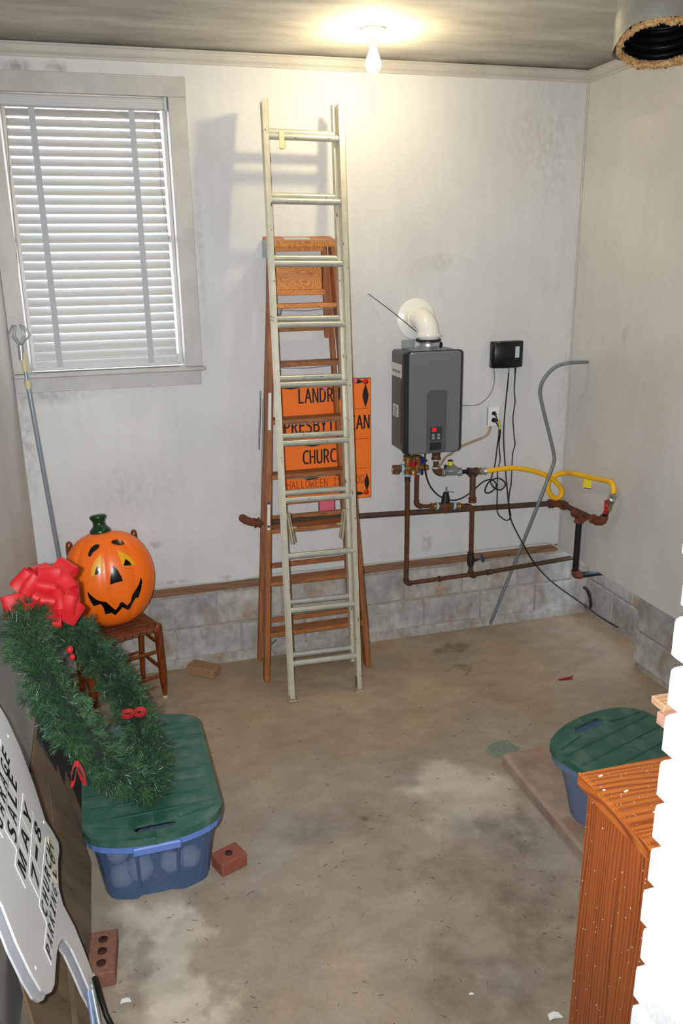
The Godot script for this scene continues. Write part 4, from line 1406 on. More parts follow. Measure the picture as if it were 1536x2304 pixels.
	part("regulator_bell", g, M.rubber, cw)
	g = G.new(at)
	g.tube(PackedVector3Array([Vector3(1.9177, 0.9816, 0.13), Vector3(1.9185, 1.0094, 0.13), Vector3(1.9185, 1.0108, 0.13), Vector3(1.9184, 1.0136, 0.13)]), [0.004, 0.004, 0.007, 0.007], 8)
	g.bar(Vector3(1.9204, 0.9897, 0.13), Vector3(1.9629, 0.9815, 0.14), 0.008, 0.001, 0.0, Vector3.UP)
	part("adjusting_screw", g, M.steel, cw)
	g = G.new(at)
	g.tube(PackedVector3Array([Vector3(2.008, 0.8886, 0.13), Vector3(2.0584, 0.8838, 0.13)]), 0.0135, 12)
	part("copper_run", g, M.copper, cw)
	g = G.new(at)
	elbow(g, Vector3(2.0495, 0.8846, 0.13), Vector3(2.0912, 0.8807, 0.13), Vector3(2.0925, 0.8405, 0.13), 0.0165)
	part("elbow", g, M.copper, cw)
	g = G.new(at)
	g.tube(PackedVector3Array([Vector3(2.0922, 0.852, 0.13), Vector3(2.1082, 0.5444, 0.105), Vector3(2.1118, 0.4161, 0.1)]), 0.0145, 12)
	part("riser", g, M.copper, cw)
	g = G.new(at)
	elbow(g, Vector3(2.1109, 0.4403, 0.1), Vector3(2.1124, 0.3978, 0.1), Vector3(2.1429, 0.4063, 0.1), 0.018)
	part("elbow", g, M.copper_old, cw)
	var gv := thing("gate_valve", Vector3(2.1064, 0.5204, 0.104), "old gate valve with a blue handwheel on the copper pipe near the ledger", "valve")
	at = gv.position
	g = G.new(at)
	fitting(g, Vector3(2.1059, 0.5655, 0.105), Vector3(2.1051, 0.5447, 0.105), 0.018)
	g.tube(PackedVector3Array([Vector3(2.1065, 0.5476, 0.105), Vector3(2.1065, 0.5297, 0.105), Vector3(2.1074, 0.4967, 0.105), Vector3(2.1076, 0.4727, 0.105)]), [0.016, 0.023, 0.023, 0.016], 14)
	g.tube(PackedVector3Array([Vector3(2.1124, 0.5111, 0.105), Vector3(2.1267, 0.5162, 0.12), Vector3(2.1384, 0.5249, 0.14)]), [0.014, 0.010, 0.006], 12)
	part("valve_body", g, mat(Color(0.17, 0.15, 0.12), 0.6, 0.3), gv)
	g = G.new(at)
	var hc := Vector3(2.1637, 0.5358, 0.15)
	var hx := (hc - Vector3(2.131, 0.5207, 0.13)).normalized()
	var q0 := hx.cross(Vector3.UP).normalized()
	var q1 := q0.cross(hx)
	var ring := PackedVector3Array()
	for i in 24:
		var an := TAU * i / 24
		ring.append(hc + (q0 * cos(an) + q1 * sin(an)) * 0.022 * (1.0 + 0.08 * cos(an * 6.0)))
	g.tube(ring, 0.005, 8, true)
	for i in 3:
		var an := PI * i / 3
		g.tube(PackedVector3Array([hc - (q0 * cos(an) + q1 * sin(an)) * 0.022, hc + (q0 * cos(an) + q1 * sin(an)) * 0.022]), 0.003, 6)
	g.tube(PackedVector3Array([hc - hx * 0.03, hc + hx * 0.005]), 0.005, 8)
	part("handwheel", g, mat(Color(0.22, 0.26, 0.42), 0.5), gv)

func smooth(p: PackedVector3Array, n: int) -> PackedVector3Array:
	var r := PackedVector3Array()
	for i in p.size() - 1:
		var a := p[maxi(i - 1, 0)]
		var d := p[mini(i + 2, p.size() - 1)]
		for k in n:
			r.append(p[i].cubic_interpolate(p[i + 1], a, d, float(k) / n))
	r.append(p[p.size() - 1])
	return r

func cable(called: String, label: String, kind: String, pts: PackedVector3Array, r: float, m: Material, cut := 5) -> Node3D:
	var o := thing(called, pts[0], label, kind)
	var g := G.new(pts[0])
	g.tube(smooth(pts, cut), r, 8)
	part("sheath", g, m, o)
	return o

func build_wiring() -> void:
	var g: G
	# outlet box
	var o := thing("outlet", Vector3(2.2656, 1.4062, 0.02), "white surface-mounted power outlet with two black plugs' sockets on the back wall", "outlet")
	o.set_meta("label", "white surface-mounted power outlet beside the water heater")
	var at := o.position
	g = G.new(at)
	g.box(Vector3(2.2626, 1.4064, 0.02), Vector3(0.062, 0.112, 0.042), 0.003)
	part("box", g, M.galv, o)
	g = G.new(at)
	g.box(Vector3(2.2572, 1.4107, 0.043), Vector3(0.072, 0.118, 0.005), 0.002)
	part("cover_plate", g, M.white, o)
	for y: float in [0.024, -0.022]:
		g = G.new(at)
		g.lathe([Vector2(0, 0.0), Vector2(0.017, 0.0), Vector2(0.017, 0.0015), Vector2(0, 0.0015)], 20, Transform3D(Basis(Vector3.RIGHT, PI / 2), Vector3(2.2563, 1.4111, 0.045) + Vector3(0, y, 0)))
		part("socket", g, M.porcelain, o)
	# modem
	var m := thing("modem", Vector3(2.3346, 1.7813, 0.02), "black wall-mounted modem with a pale label and green light", "modem")
	at = m.position
	g = G.new(at)
	var body := PackedVector2Array()
	var c := Vector3(2.331, 1.7824, 0.03)
	for k in 11:
		var u := -1.0 + k / 5.0
		body.append(Vector2(u * 0.099, 0.020 + 0.022 * (1.0 - u * u)))
	body.append(Vector2(0.095, -0.028))
	body.append(Vector2(-0.095, -0.028))
	g.prism(body, -0.078, 0.078, Transform3D(Basis(Vector3.RIGHT, Vector3(0, 0, 1), Vector3.UP), c), 0.004, 1)
	part("case", g, M.black, m)
	g = G.new(at)
	g.box(Vector3(2.3854, 1.7968, 0.066), Vector3(0.034, 0.066, 0.002), 0.0, Basis(Vector3.UP, 0.33))
	part("label", g, mat(Color(0.80, 0.85, 0.87), 0.4), m)
	g = G.new(at)
	g.box(Vector3(2.2628, 1.8575, 0.06), Vector3(0.008, 0.004, 0.004))
	part("status_light", g, M.led_green, m)
	# cables
	var cx := cable("coax_cable", "black cable hanging from the modem and trailing to the floor behind the block pier", "cable", PackedVector3Array([Vector3(2.3459, 1.7058, 0.04), Vector3(2.3513, 1.64, 0.03), Vector3(2.3481, 1.503, 0.02), Vector3(2.342, 1.3792, 0.02), Vector3(2.3428, 1.2672, 0.02), Vector3(2.3521, 1.1269, 0.03), Vector3(2.361, 0.9872, 0.05), Vector3(2.3537, 0.8706, 0.1), Vector3(2.3657, 0.7759, 0.11), Vector3(2.3986, 0.696, 0.12), Vector3(2.4456, 0.591, 0.16), Vector3(2.5101, 0.4796, 0.18), Vector3(2.5836, 0.3902, 0.2), Vector3(2.6512, 0.3237, 0.24), Vector3(2.7764, 0.227, 0.3), Vector3(2.8476, 0.1669, 0.4), Vector3(2.8872, 0.1435, 0.5), Vector3(3.0466, 0.03, 0.3631), Vector3(3.0723, 0.012, 0.4155), Vector3(3.0563, 0.012, 0.5199)]), 0.0042, M.cord)
	g = G.new(cx.position)
	g.tube(PackedVector3Array([Vector3(2.3456, 1.7111, 0.04), Vector3(2.3501, 1.6729, 0.035)]), 0.006, 8)
	part("connector", g, M.steel, cx)
	var pc := cable("power_cord", "thin black power cord wavering straight down from the modem's right side", "cable", PackedVector3Array([Vector3(2.3905, 1.7037, 0.04), Vector3(2.3961, 1.6377, 0.03), Vector3(2.4004, 1.5684, 0.02), Vector3(2.4092, 1.4857, 0.02), Vector3(2.4005, 1.3893, 0.02), Vector3(2.414, 1.2763, 0.02), Vector3(2.423, 1.219, 0.02), Vector3(2.4095, 1.1545, 0.02), Vector3(2.405, 1.0508, 0.03), Vector3(2.3874, 0.9729, 0.06), Vector3(2.3573, 0.9224, 0.1), Vector3(2.3523, 0.859, 0.11), Vector3(2.3683, 0.7844, 0.11), Vector3(2.3482, 0.7542, 0.11), Vector3(2.3072, 0.7758, 0.11), Vector3(2.2745, 0.8228, 0.11), Vector3(2.2794, 0.9326, 0.09), Vector3(2.3013, 1.0618, 0.04), Vector3(2.3199, 1.1294, 0.03), Vector3(2.3027, 1.232, 0.04), Vector3(2.2978, 1.32, 0.06), Vector3(2.2649, 1.3673, 0.08), Vector3(2.2509, 1.3911, 0.07)]), 0.0036, M.cord)
	g = G.new(pc.position)
	g.tube(PackedVector3Array([Vector3(2.3899, 1.7144, 0.04), Vector3(2.3938, 1.66, 0.035)]), [0.007, 0.004], 8)
	part("strain_relief", g, M.black, pc)
	g = G.new(pc.position)
	g.tube(PackedVector3Array([Vector3(2.2567, 1.3893, 0.046), Vector3(2.2478, 1.3941, 0.07), Vector3(2.2611, 1.384, 0.08)]), [0.014, 0.013, 0.006], 12)
	part("plug", g, M.black, pc)
	var hc := cable("heater_cord", "black cord sagging from the water heater through two loops up to the outlet", "cable", PackedVector3Array([Vector3(1.7487, 1.2578, 0.2), Vector3(1.7405, 1.191, 0.22), Vector3(1.7549, 1.1315, 0.2), Vector3(1.7988, 1.0473, 0.15), Vector3(1.8553, 0.9789, 0.12), Vector3(1.9228, 0.9336, 0.1), Vector3(1.9923, 0.9145, 0.09), Vector3(2.0557, 0.9245, 0.08), Vector3(2.1096, 0.9622, 0.09), Vector3(2.1716, 1.0162, 0.1), Vector3(2.2251, 1.0286, 0.1), Vector3(2.2592, 1.0057, 0.1), Vector3(2.2635, 0.9768, 0.1), Vector3(2.2315, 0.9482, 0.1), Vector3(2.1984, 0.9454, 0.1), Vector3(2.1914, 0.9718, 0.1), Vector3(2.2215, 1.0122, 0.09), Vector3(2.275, 1.0304, 0.09), Vector3(2.3185, 1.0095, 0.09), Vector3(2.3321, 0.9797, 0.09), Vector3(2.3028, 0.9535, 0.09), Vector3(2.2596, 0.9688, 0.09), Vector3(2.2332, 1.0071, 0.085), Vector3(2.248, 1.042, 0.07), Vector3(2.276, 1.109, 0.05), Vector3(2.2887, 1.22, 0.045), Vector3(2.2894, 1.3067, 0.06), Vector3(2.2735, 1.3722, 0.08), Vector3(2.2568, 1.4144, 0.08), Vector3(2.2491, 1.4322, 0.07)]), 0.0042, M.cord)
	g = G.new(hc.position)
	g.tube(PackedVector3Array([Vector3(2.2549, 1.4306, 0.046), Vector3(2.246, 1.4351, 0.07), Vector3(2.2563, 1.4253, 0.08)]), [0.012, 0.011, 0.006], 12)
	part("plug", g, M.black, hc)
	g = G.new(hc.position)
	g.bar(Vector3(2.269, 1.3962, 0.09), Vector3(2.2816, 1.3369, 0.085), 0.010, 0.002)
	part("cord_tag", g, mat(Color(0.80, 0.80, 0.25), 0.5), hc)
	cable("thin_cable", "thin grey wire curving from the modem down to the water heater's right side", "wire", PackedVector3Array([Vector3(2.2553, 1.7131, 0.02), Vector3(2.2671, 1.6552, 0.01), Vector3(2.2654, 1.5933, 0.01), Vector3(2.2382, 1.5351, 0.01), Vector3(2.1905, 1.4985, 0.02), Vector3(2.1317, 1.4861, 0.04), Vector3(2.055, 1.4957, 0.08), Vector3(1.94, 1.505, 0.11)]), 0.0022, M.thin_wire)
	cable("stay_wire", "straight thin wire slanting from a wall hook down to the white flue elbow", "wire", PackedVector3Array([Vector3(1.4685, 2.1545, 0.004), Vector3(1.5769, 2.0604, 0.09), Vector3(1.6894, 1.951, 0.19)]), 0.0022, mat(Color(0.16, 0.155, 0.15), 0.5), 2)
	cable("flexible_conduit", "tan flexible conduit from the outlet box to behind the water heater", "conduit", PackedVector3Array([Vector3(2.2449, 1.3448, 0.025), Vector3(2.2428, 1.3227, 0.025), Vector3(2.2173, 1.2883, 0.025), Vector3(2.1525, 1.265, 0.025), Vector3(2.0768, 1.2437, 0.03), Vector3(2.0098, 1.2223, 0.05), Vector3(1.9537, 1.1998, 0.08)]), 0.008, M.beige)
	cable("bonding_wire", "tan wire looping under the water heater to its gas nipple", "wire", PackedVector3Array([Vector3(1.9791, 1.2297, 0.1), Vector3(1.9179, 1.2081, 0.13), Vector3(1.8842, 1.1879, 0.15), Vector3(1.8663, 1.1671, 0.16), Vector3(1.8501, 1.1642, 0.165)]), 0.005, M.beige)
	var e := cable("metal_conduit", "bent grey metal conduit leaning from the floor into the right corner", "conduit", PackedVector3Array([Vector3(2.3091, 0, 0.009), Vector3(2.3512, 0.1675, 0.04), Vector3(2.4202, 0.3858, 0.06), Vector3(2.4764, 0.6068, 0.1), Vector3(2.533, 0.8123, 0.13), Vector3(2.5884, 0.9815, 0.14), Vector3(2.6198, 1.0707, 0.14), Vector3(2.6346, 1.1265, 0.14), Vector3(2.6245, 1.1839, 0.14), Vector3(2.597, 1.2729, 0.14), Vector3(2.5592, 1.3862, 0.14), Vector3(2.5177, 1.5168, 0.14), Vector3(2.5087, 1.5658, 0.14), Vector3(2.5173, 1.6255, 0.15), Vector3(2.5497, 1.6847, 0.17), Vector3(2.5891, 1.7231, 0.2), Vector3(2.647, 1.7405, 0.24), Vector3(2.785, 1.732, 0.1957)]), 0.0105, M.conduit, 6)
	cable("white_cable", "white cable stapled along the top of the wooden ledger into the corner", "cable", PackedVector3Array([Vector3(0.151, 0.5283, 0.004), Vector3(0.3426, 0.5274, 0.006), Vector3(0.5516, 0.5204, 0.004), Vector3(0.7654, 0.5263, 0.006), Vector3(0.9288, 0.536, 0.008), Vector3(1.0959, 0.5291, 0.004), Vector3(1.4284, 0.5282, 0.005), Vector3(1.7904, 0.5253, 0.006), Vector3(2.1261, 0.5351, 0.005), Vector3(2.4403, 0.5342, 0.006), Vector3(2.6817, 0.5331, 0.008), Vector3(2.7186, 0.5302, 0.03), Vector3(2.7818, 0.4926, 0.05), Vector3(2.8457, 0.4487, 0.07), Vector3(2.8814, 0.423, 0.08)]), 0.0055, mat(Color(0.72, 0.73, 0.68), 0.5))
	cable("conduit_stub", "short dark hose end rising from the floor against the recessed blocks", "hose", PackedVector3Array([Vector3(3.0732, 0, 0.0004), Vector3(2.9887, 0.1165, 0.12), Vector3(2.9672, 0.178, 0.13), Vector3(2.9371, 0.224, 0.14), Vector3(2.9286, 0.2332, 0.12)]), 0.011, mat(Color(0.16, 0.16, 0.165), 0.6))

# ---------------------------------------------------------------- storage bins
func lid_outline(hw: float, hl: float, bulge: float) -> PackedVector2Array:
	# x across, y along; the two ends bow outwards
	var p := PackedVector2Array()
	for e: float in [1.0, -1.0]:
		for k in 15:
			var u := sin(PI / 2 * (1.0 - 2.0 * k / 14.0))
			var x := hw * u * e
			var round := 0.055 * pow(absf(u), 16.0)
			p.append(Vector2(x * (1.0 - 0.0 * round), e * (hl + bulge * (1.0 - u * u) - round)))
	return p

func make_bin(called: String, at: Vector3, turn: float, H: float, label: String, body_m: Material, filled: bool) -> Node3D:
	var o := thing(called, at, label, "storage bin")
	o.rotation.y = turn
	var hw := 0.25
	var hl := 0.345
	var bulge := 0.075
	# tapered body, open at the top, with feet and a lifted arch at the ends
	var foot := PackedVector2Array()
	var g := G.new()
	var ring := func(y: float, k: float) -> PackedVector3Array:
		var r := PackedVector3Array()
		for q in lid_outline(hw * k, (hl + 0.012) * k, bulge * 0.75 * k):
			var lift := 0.0
			if y < 0.001:
				var inset := maxf(absf(q.x) / (hw * k), 0.0)
				if absf(q.y) > hl * k * 0.9 and inset < 0.42:
					lift = 0.045 * sqrt(maxf(0.0, 1.0 - inset * inset / 0.18))
			r.append(Vector3(q.x, y + lift, q.y))
		return r
	var levels: Array = [[0.0, 0.79], [0.02, 0.80], [H * 0.5, 0.865], [H - 0.045, 0.935]]
	var rings: Array = []
	for l: Array in levels:
		rings.append(ring.call(l[0], l[1]))
	var t := PackedVector3Array()
	for j in rings.size() - 1:
		for i in 30:
			var k := (i + 1) % 30
			t.append_array([rings[j][i], rings[j][k], rings[j + 1][k], rings[j][i], rings[j + 1][k], rings[j + 1][i]])
	for i in 30:
		t.append_array([Vector3(0, 0.01, 0), rings[0][(i + 1) % 30], rings[0][i]])
	g.put(t)
	part("body", g, body_m, o)
	for s: float in [-1.0, 1.0]:
		for x: float in [-0.075, 0.075]:
			g = G.new()
			g.bar(Vector3(x * 0.93, 0.05, s * 0.325), Vector3(x, H - 0.05, s * 0.396), 0.012, 0.012, 0.004)
			part("rib", g, body_m, o)
	g = G.new()
	var T := Transform3D(Basis(Vector3.RIGHT, Vector3(0, 0, 1), Vector3.UP), Vector3.ZERO)
	var outer := lid_outline(hw * 0.985, hl + 0.008, bulge)
	var inn := lid_outline(hw * 0.93, hl - 0.012, bulge * 0.95)
	t = PackedVector3Array()
	for i in 30:
		var k := (i + 1) % 30
		for pr: Array in [[outer, H - 0.062, outer, H - 0.032], [outer, H - 0.032, inn, H - 0.030], [inn, H - 0.060, outer, H - 0.062]]:
			var a: Vector2 = pr[0][i]
			var b: Vector2 = pr[0][k]
			var c: Vector2 = pr[2][k]
			var d: Vector2 = pr[2][i]
			t.append_array([Vector3(a.x, pr[1], a.y), Vector3(b.x, pr[1], b.y), Vector3(c.x, pr[3], c.y), Vector3(a.x, pr[1], a.y), Vector3(c.x, pr[3], c.y), Vector3(d.x, pr[3], d.y)])
	g.put(t)
	for s: float in [-1.0, 1.0]:
		g.box(Vector3(0, H - 0.056, s * (hl + bulge * 0.98 + 0.004)), Vector3(0.17, 0.034, 0.018), 0.005)
	part("rim", g, M.bin_rim if filled else M.bin_grey, o)
	# lid with two cut-out handles
	g = G.new()
	var poly := lid_outline(hw, hl + 0.015, bulge)
	var cut := poly.duplicate()
	for s: float in [1.0, -1.0]:
		# the hole is joined to the end of the lid by a hair-thin keyhole slot
		var edge := s * (hl + 0.015 + bulge + 0.02)
		var key := PackedVector2Array([Vector2(-0.0005, edge)])
		for k in 25:
			var a := PI / 2 + 0.015 + (TAU - 0.03) * k / 24.0
			var d := Vector2(cos(a), sin(a))
			key.append(Vector2(clampf(d.x * 4.0, -1.0, 1.0) * 0.052 * minf(1.0, absf(d.x) * 4.0) + d.x * 0.022, s * (hl + 0.024 + d.y * 0.020)))
		key.append(Vector2(0.0005, edge))
		if Geometry2D.is_polygon_clockwise(key) != Geometry2D.is_polygon_clockwise(cut):
			key.reverse()
		var r := Geometry2D.clip_polygons(cut, key)
		if r.size() > 0:
			cut = r[0]
	g.prism(cut, -H, -(H - 0.011), Transform3D(Basis(Vector3.RIGHT, Vector3(0, 0, 1), Vector3(0, -1, 0)), Vector3.ZERO), 0.0)
	var skirt := lid_outline(hw - 0.004, hl + 0.011, bulge)
	t = PackedVector3Array()
	for i in 30:
		var k := (i + 1) % 30
		for pr: Array in [[poly, H - 0.010, poly, H - 0.031], [poly, H - 0.031, skirt, H - 0.031], [skirt, H - 0.031, skirt, H - 0.010]]:
			var a: Vector2 = pr[0][i]
			var b: Vector2 = pr[0][k]
			var c: Vector2 = pr[2][k]
			var d: Vector2 = pr[2][i]
			t.append_array([Vector3(a.x, pr[1], a.y), Vector3(b.x, pr[1], b.y), Vector3(c.x, pr[3], c.y), Vector3(a.x, pr[1], a.y), Vector3(c.x, pr[3], c.y), Vector3(d.x, pr[3], d.y)])
	g.put(t)
	var lid := part("lid", g, M.lid, o)
	g = G.new()
	for k in 8:
		var z := -0.28 + 0.08 * k
		g.prism(PackedVector2Array([Vector2(-0.012, -0.002), Vector2(0.008, -0.002), Vector2(0.008, 0.0035), Vector2(0.006, 0.0035)]), -hw * 0.95, hw * 0.95, Transform3D(Basis(Vector3(0, 0, 1), Vector3.UP, Vector3(1, 0, 0)), Vector3(0, H, z)))
	for s: float in [1.0, -1.0]:
		for x: float in [1.0, -1.0]:
			g.prism(PackedVector2Array([Vector2(x * 0.085, s * (hl - 0.012)), Vector2(x * 0.225, s * (hl - 0.035)), Vector2(x * 0.088, s * (hl + 0.003))]), -(H + 0.005), -(H - 0.004), Transform3D(Basis(Vector3.RIGHT, Vector3(0, 0, 1), Vector3(0, -1, 0)), Vector3.ZERO))
	part("lid_ridges", g, M.lid, lid)
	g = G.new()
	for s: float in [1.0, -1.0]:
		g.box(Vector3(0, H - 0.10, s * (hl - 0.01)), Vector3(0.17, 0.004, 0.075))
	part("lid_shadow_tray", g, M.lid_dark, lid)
	return o

func build_bins() -> void:
	var b := make_bin("storage_bin", Vector3(0.012, 0, 1.555), 0.02, 0.35, "blue storage bin with dusty green lid under the wreath, ornaments showing through", M.bin, true)
	b.scale = Vector3(1.03, 1, 1)
	var g: G
	var n := 0
	for p: Array in [[-0.13, 0.055, 0.235, 0.05, 0, "lacy white ornament ball low in the left corner of the blue bin"], [-0.06, 0.09, 0.255, 0.052, 0, "round white ornament ball left of centre near the blue bin's front"], [-0.14, 0.16, 0.235, 0.042, 0, "white ornament ball higher up against the blue bin's left end"], [0.06, 0.10, 0.265, 0.045, 0, "white ornament ball right of centre inside the blue bin"], [0.13, 0.08, 0.235, 0.045, 0, "white ornament ball in the right foot of the blue bin"], [0.0, 0.05, 0.275, 0.035, 1, "plum ornament ball low in the middle of the blue bin"], [0.08, 0.19, 0.27, 0.04, 1, "plum ornament ball near the blue bin's upper right"]]:
		var o := thing("ornament_ball", b.position + Vector3(p[0], p[1], p[2]), p[5], "ornament", "white ornaments in the blue bin" if p[4] == 0 else "plum ornaments in the blue bin")
		g = G.new()
		var nz := noise(n + 100, 1.0, 2)
		var r: float = p[3]
		g.grid(func(u: float, v: float) -> Vector3:
			var d := Vector3(cos(u * TAU) * sin(v * PI), cos(v * PI), sin(u * TAU) * sin(v * PI))
			return d * r * (1.0 + (0.10 if p[4] == 0 else 0.0) * nz.get_noise_3dv(d * 7.0)), 20, 12, true, 1, true)
		part("ball", g, M.lace if p[4] == 0 else M.plum, o)
		g = G.new()
		g.tube(PackedVector3Array([Vector3(0, r * 0.95, 0), Vector3(0, r * 1.15, 0)]), 0.006, 8)
		part("cap", g, M.steel, o)
		n += 1
	var b2 := make_bin("storage_bin", Vector3(2.02, 0.068, 2.19), deg_to_rad(18.4), 0.305, "grey-blue storage bin with clean green lid standing on the low slab", M.bin_grey, false)
	b2.scale = Vector3(1.15, 1, 1.05)

# ---------------------------------------------------------------- chair with the plastic pumpkin
func build_chair_and_pumpkin() -> void:
	var FR := Vector3(0.154, 0, 0.336)
	var RR := Vector3(0.046, 0, 0.069)
	var l := Vector3(-0.944, 0, 0.33).normalized()
	var FL := FR + l * 0.40
	var RL := RR + l * 0.36
	var o := thing("ladderback_chair", (FR + RR + FL + RL) / 4.0, "small brown wooden chair with a woven splint seat holding the plastic pumpkin", "chair")
	var at := o.position
	var U := Vector3.UP
	var g: G
	var post := func(a: Vector3, b: Vector3, nm: String) -> void:
		var gg := G.new(at)
		var d := b - a
		gg.tube(PackedVector3Array([a, a + d * 0.04, a + d * 0.2, a + d * 0.45, a + d * 0.96, a + d * 0.985, b]), [0.012, 0.014, 0.0195, 0.0205, 0.0205, 0.017, 0.008], 14)
		part(nm, gg, M.chair_v, o)
	post.call(FR + Vector3(0, 0.012, 0), FR + U * 0.455 + Vector3(-0.012, 0, 0.0), "leg")
	post.call(FL + Vector3(0, 0.012, 0), FL + U * 0.455, "leg")
	var RRt := Vector3(0.0687, 0.9039, 0.03)
	var RLt := Vector3(-0.2761, 0.9091, 0.15)
	for s in 2:
		var a := RR if s == 0 else RL
		var b := RRt if s == 0 else RLt
		var gg := G.new(at)
		gg.tube(PackedVector3Array([a, a.lerp(b, 0.45) + Vector3(0.004, 0, 0.01), b - U * 0.03, b - U * 0.01, b]), [0.014, 0.02, 0.0185, 0.016, 0.008], 14)
		part("back_post", gg, M.chair_v, o)
	for f: Vector3 in [FR, FL]:
		g = G.new(at)
		g.tube(PackedVector3Array([f, f + U * 0.014]), 0.014, 12)
		part("glide", g, M.cream, o)
	for y: float in [0.14, 0.29]:
		for pr: Array in [[FR, FL], [FR, RR], [FL, RL], [RR, RL]]:
			g = G.new(at)
			var h := y + (0.03 if pr[1] == RR or pr[1] == RL else 0.0)
			g.tube(PackedVector3Array([pr[0] + U * h, (pr[0] + pr[1]) / 2.0 + U * h, pr[1] + U * h]), [0.008, 0.0105, 0.008], 10)
			part("stretcher", g, M.chair_v, o)
	for y: float in [0.58, 0.72, 0.84]:
		g = G.new(at)
		var a := RR.lerp(RRt, y / 0.9)
		var b := RL.lerp(RLt, y / 0.9)
		g.bar(a, b, 0.055, 0.009, 0.003, U)
		part("back_slat", g, M.chair_v, o)
	# seat rails and woven splints
	var sy := 0.428
	for pr: Array in [[FR, FL], [FR, RR], [FL, RL], [RR, RL]]:
		g = G.new(at)
		g.tube(PackedVector3Array([pr[0] + U * sy, pr[1] + U * sy]), 0.012, 10)
		part("seat_rail", g, M.chair_v, o)
	for k in 10:
		var u := (k + 0.5) / 10.0
		var a := FR.lerp(FL, u) + U * (sy + 0.010)
		var b := RR.lerp(RL, u) + U * (sy + 0.010)
		var out := (a - b).normalized()
		g = G.new(at)
		g.bar(a + out * 0.010, b - out * 0.010, 0.034, 0.004, 0.001, l)
		g.bar(a + out * 0.013 + U * 0.002, a + out * 0.013 - U * 0.026, 0.034, 0.004, 0.001, l)
		part("splint", g, M.splint, o)
	for k in 6:
		var u := (k + 0.5) / 6.0
		g = G.new(at)
		var a := FR.lerp(RR, u) + U * (sy + 0.0135)
		var b := FL.lerp(RL, u) + U * (sy + 0.0135)
		g.bar(a, b, 0.034, 0.003, 0.001, (RR - FR).normalized())
		part("splint", g, M.splint, o)

	# blow-moulded pumpkin with a painted, raised face
	var P := thing("plastic_pumpkin", Vector3(-0.083, 0.452, 0.245), "orange plastic jack-o'-lantern with a black grin sitting on the small chair", "pumpkin")
	var tilt := Basis(Vector3.UP, 0.02) * Basis(Vector3.RIGHT, -0.20)
	var rx := 0.239
	var ry := 0.275
	var rz := 0.165
	var C := Vector3(0.0, 0.262, 0.0)
	var surf := func(d: Vector3) -> Vector3:
		# a lobed, slightly egg-shaped body
		var th := atan2(d.x, d.z)
		var lob := absf(sin(th * 4.5 + 0.4))
		var groove := 1.0 - 0.055 * pow(1.0 - lob, 2.5) * (1.0 - pow(absf(d.y), 3.0))
		var flat := 1.0 - 0.05 * pow(maxf(0.0, -d.y), 6.0) - 0.07 * pow(maxf(0.0, d.y), 8.0)
		return Vector3(d.x * rx * groove, d.y * ry * flat, d.z * rz * groove)
	var g2 := G.new()
	g2.grid(func(u: float, v: float) -> Vector3:
		var a := u * TAU
		var b := v * PI
		return C + tilt * surf.call(Vector3(sin(a) * sin(b), cos(b), cos(a) * sin(b))), 120, 48, true, 1, true)
	part("shell", g2, M.pump, P)
	# face patches, in photo pixels from the middle of the face, laid on the shell
	var lay := func(called: String, px: PackedVector2Array, m: Material, lift: float) -> void:
		var poly := PackedVector2Array()
		for q in px:
			var sx := 130.0 + q.x / 6.4 - 248.0
			var sy2 := 150.0 + q.y / 6.4 - 310.5
			poly.append(Vector2(sx / 416.0, -sy2 / 416.0 / 0.985))
		var gg := G.new()
		var onto := func(v: Vector2, up: float) -> Vector3:
			var x := clampf(v.x / rx, -0.98, 0.98)
			var y := clampf(v.y / ry, -0.98, 0.98)
			var zz := sqrt(maxf(0.02, 1.0 - x * x - y * y))
			var d := Vector3(x, y, zz)
			var s: Vector3 = surf.call(d)
			return C + tilt * (Vector3(v.x, v.y, s.z) + Vector3(x / rx, y / ry, zz / rz).normalized() * up)
		var cell := 0.012
		var lo := poly[0]
		var hi := poly[0]
		for v in poly:
			lo = lo.min(v)
			hi = hi.max(v)
		var top := PackedVector3Array()
		for i in range(int(floor(lo.x / cell)), int(ceil(hi.x / cell))):
			for j in range(int(floor(lo.y / cell)), int(ceil(hi.y / cell))):
				var sq := PackedVector2Array([Vector2(i, j) * cell, Vector2(i + 1, j) * cell, Vector2(i + 1, j + 1) * cell, Vector2(i, j + 1) * cell])
				for piece in Geometry2D.intersect_polygons(poly, sq):
					var tri := Geometry2D.triangulate_polygon(piece)
					for k in range(0, tri.size(), 3):
						var a := piece[tri[k]]
						var b := piece[tri[k + 1]]
						var c := piece[tri[k + 2]]
						if (b - a).cross(c - a) > 0:
							var x := b
							b = c
							c = x
						top.append_array([onto.call(a, lift), onto.call(b, lift), onto.call(c, lift)])
		gg.put(top, 1, false)
		var side := PackedVector3Array()
		if not Geometry2D.is_polygon_clockwise(poly):
			poly.reverse()
		for i in poly.size():
			var a := poly[i]
			var b := poly[(i + 1) % poly.size()]
			side.append_array([onto.call(a, lift), onto.call(a, -0.004), onto.call(b, -0.004), onto.call(a, lift), onto.call(b, -0.004), onto.call(b, lift)])
		gg.put(side, -1, false)
		part(called, gg, m, P)
	var pv := func(a: Array) -> PackedVector2Array:
		var r := PackedVector2Array()
		for i in range(0, a.size(), 2):
			r.append(Vector2(a[i], a[i + 1]))
		return r
	lay.call("eye", pv.call([672, 632, 640, 660, 590, 715, 545, 790, 515, 900, 520, 915, 600, 905, 695, 850, 680, 700]), M.pump_yellow, 0.003)
	lay.call("eye", pv.call([890, 600, 905, 610, 990, 665, 1060, 720, 1100, 790, 1112, 835, 1060, 838, 950, 832, 925, 720]), M.pump_yellow, 0.003)
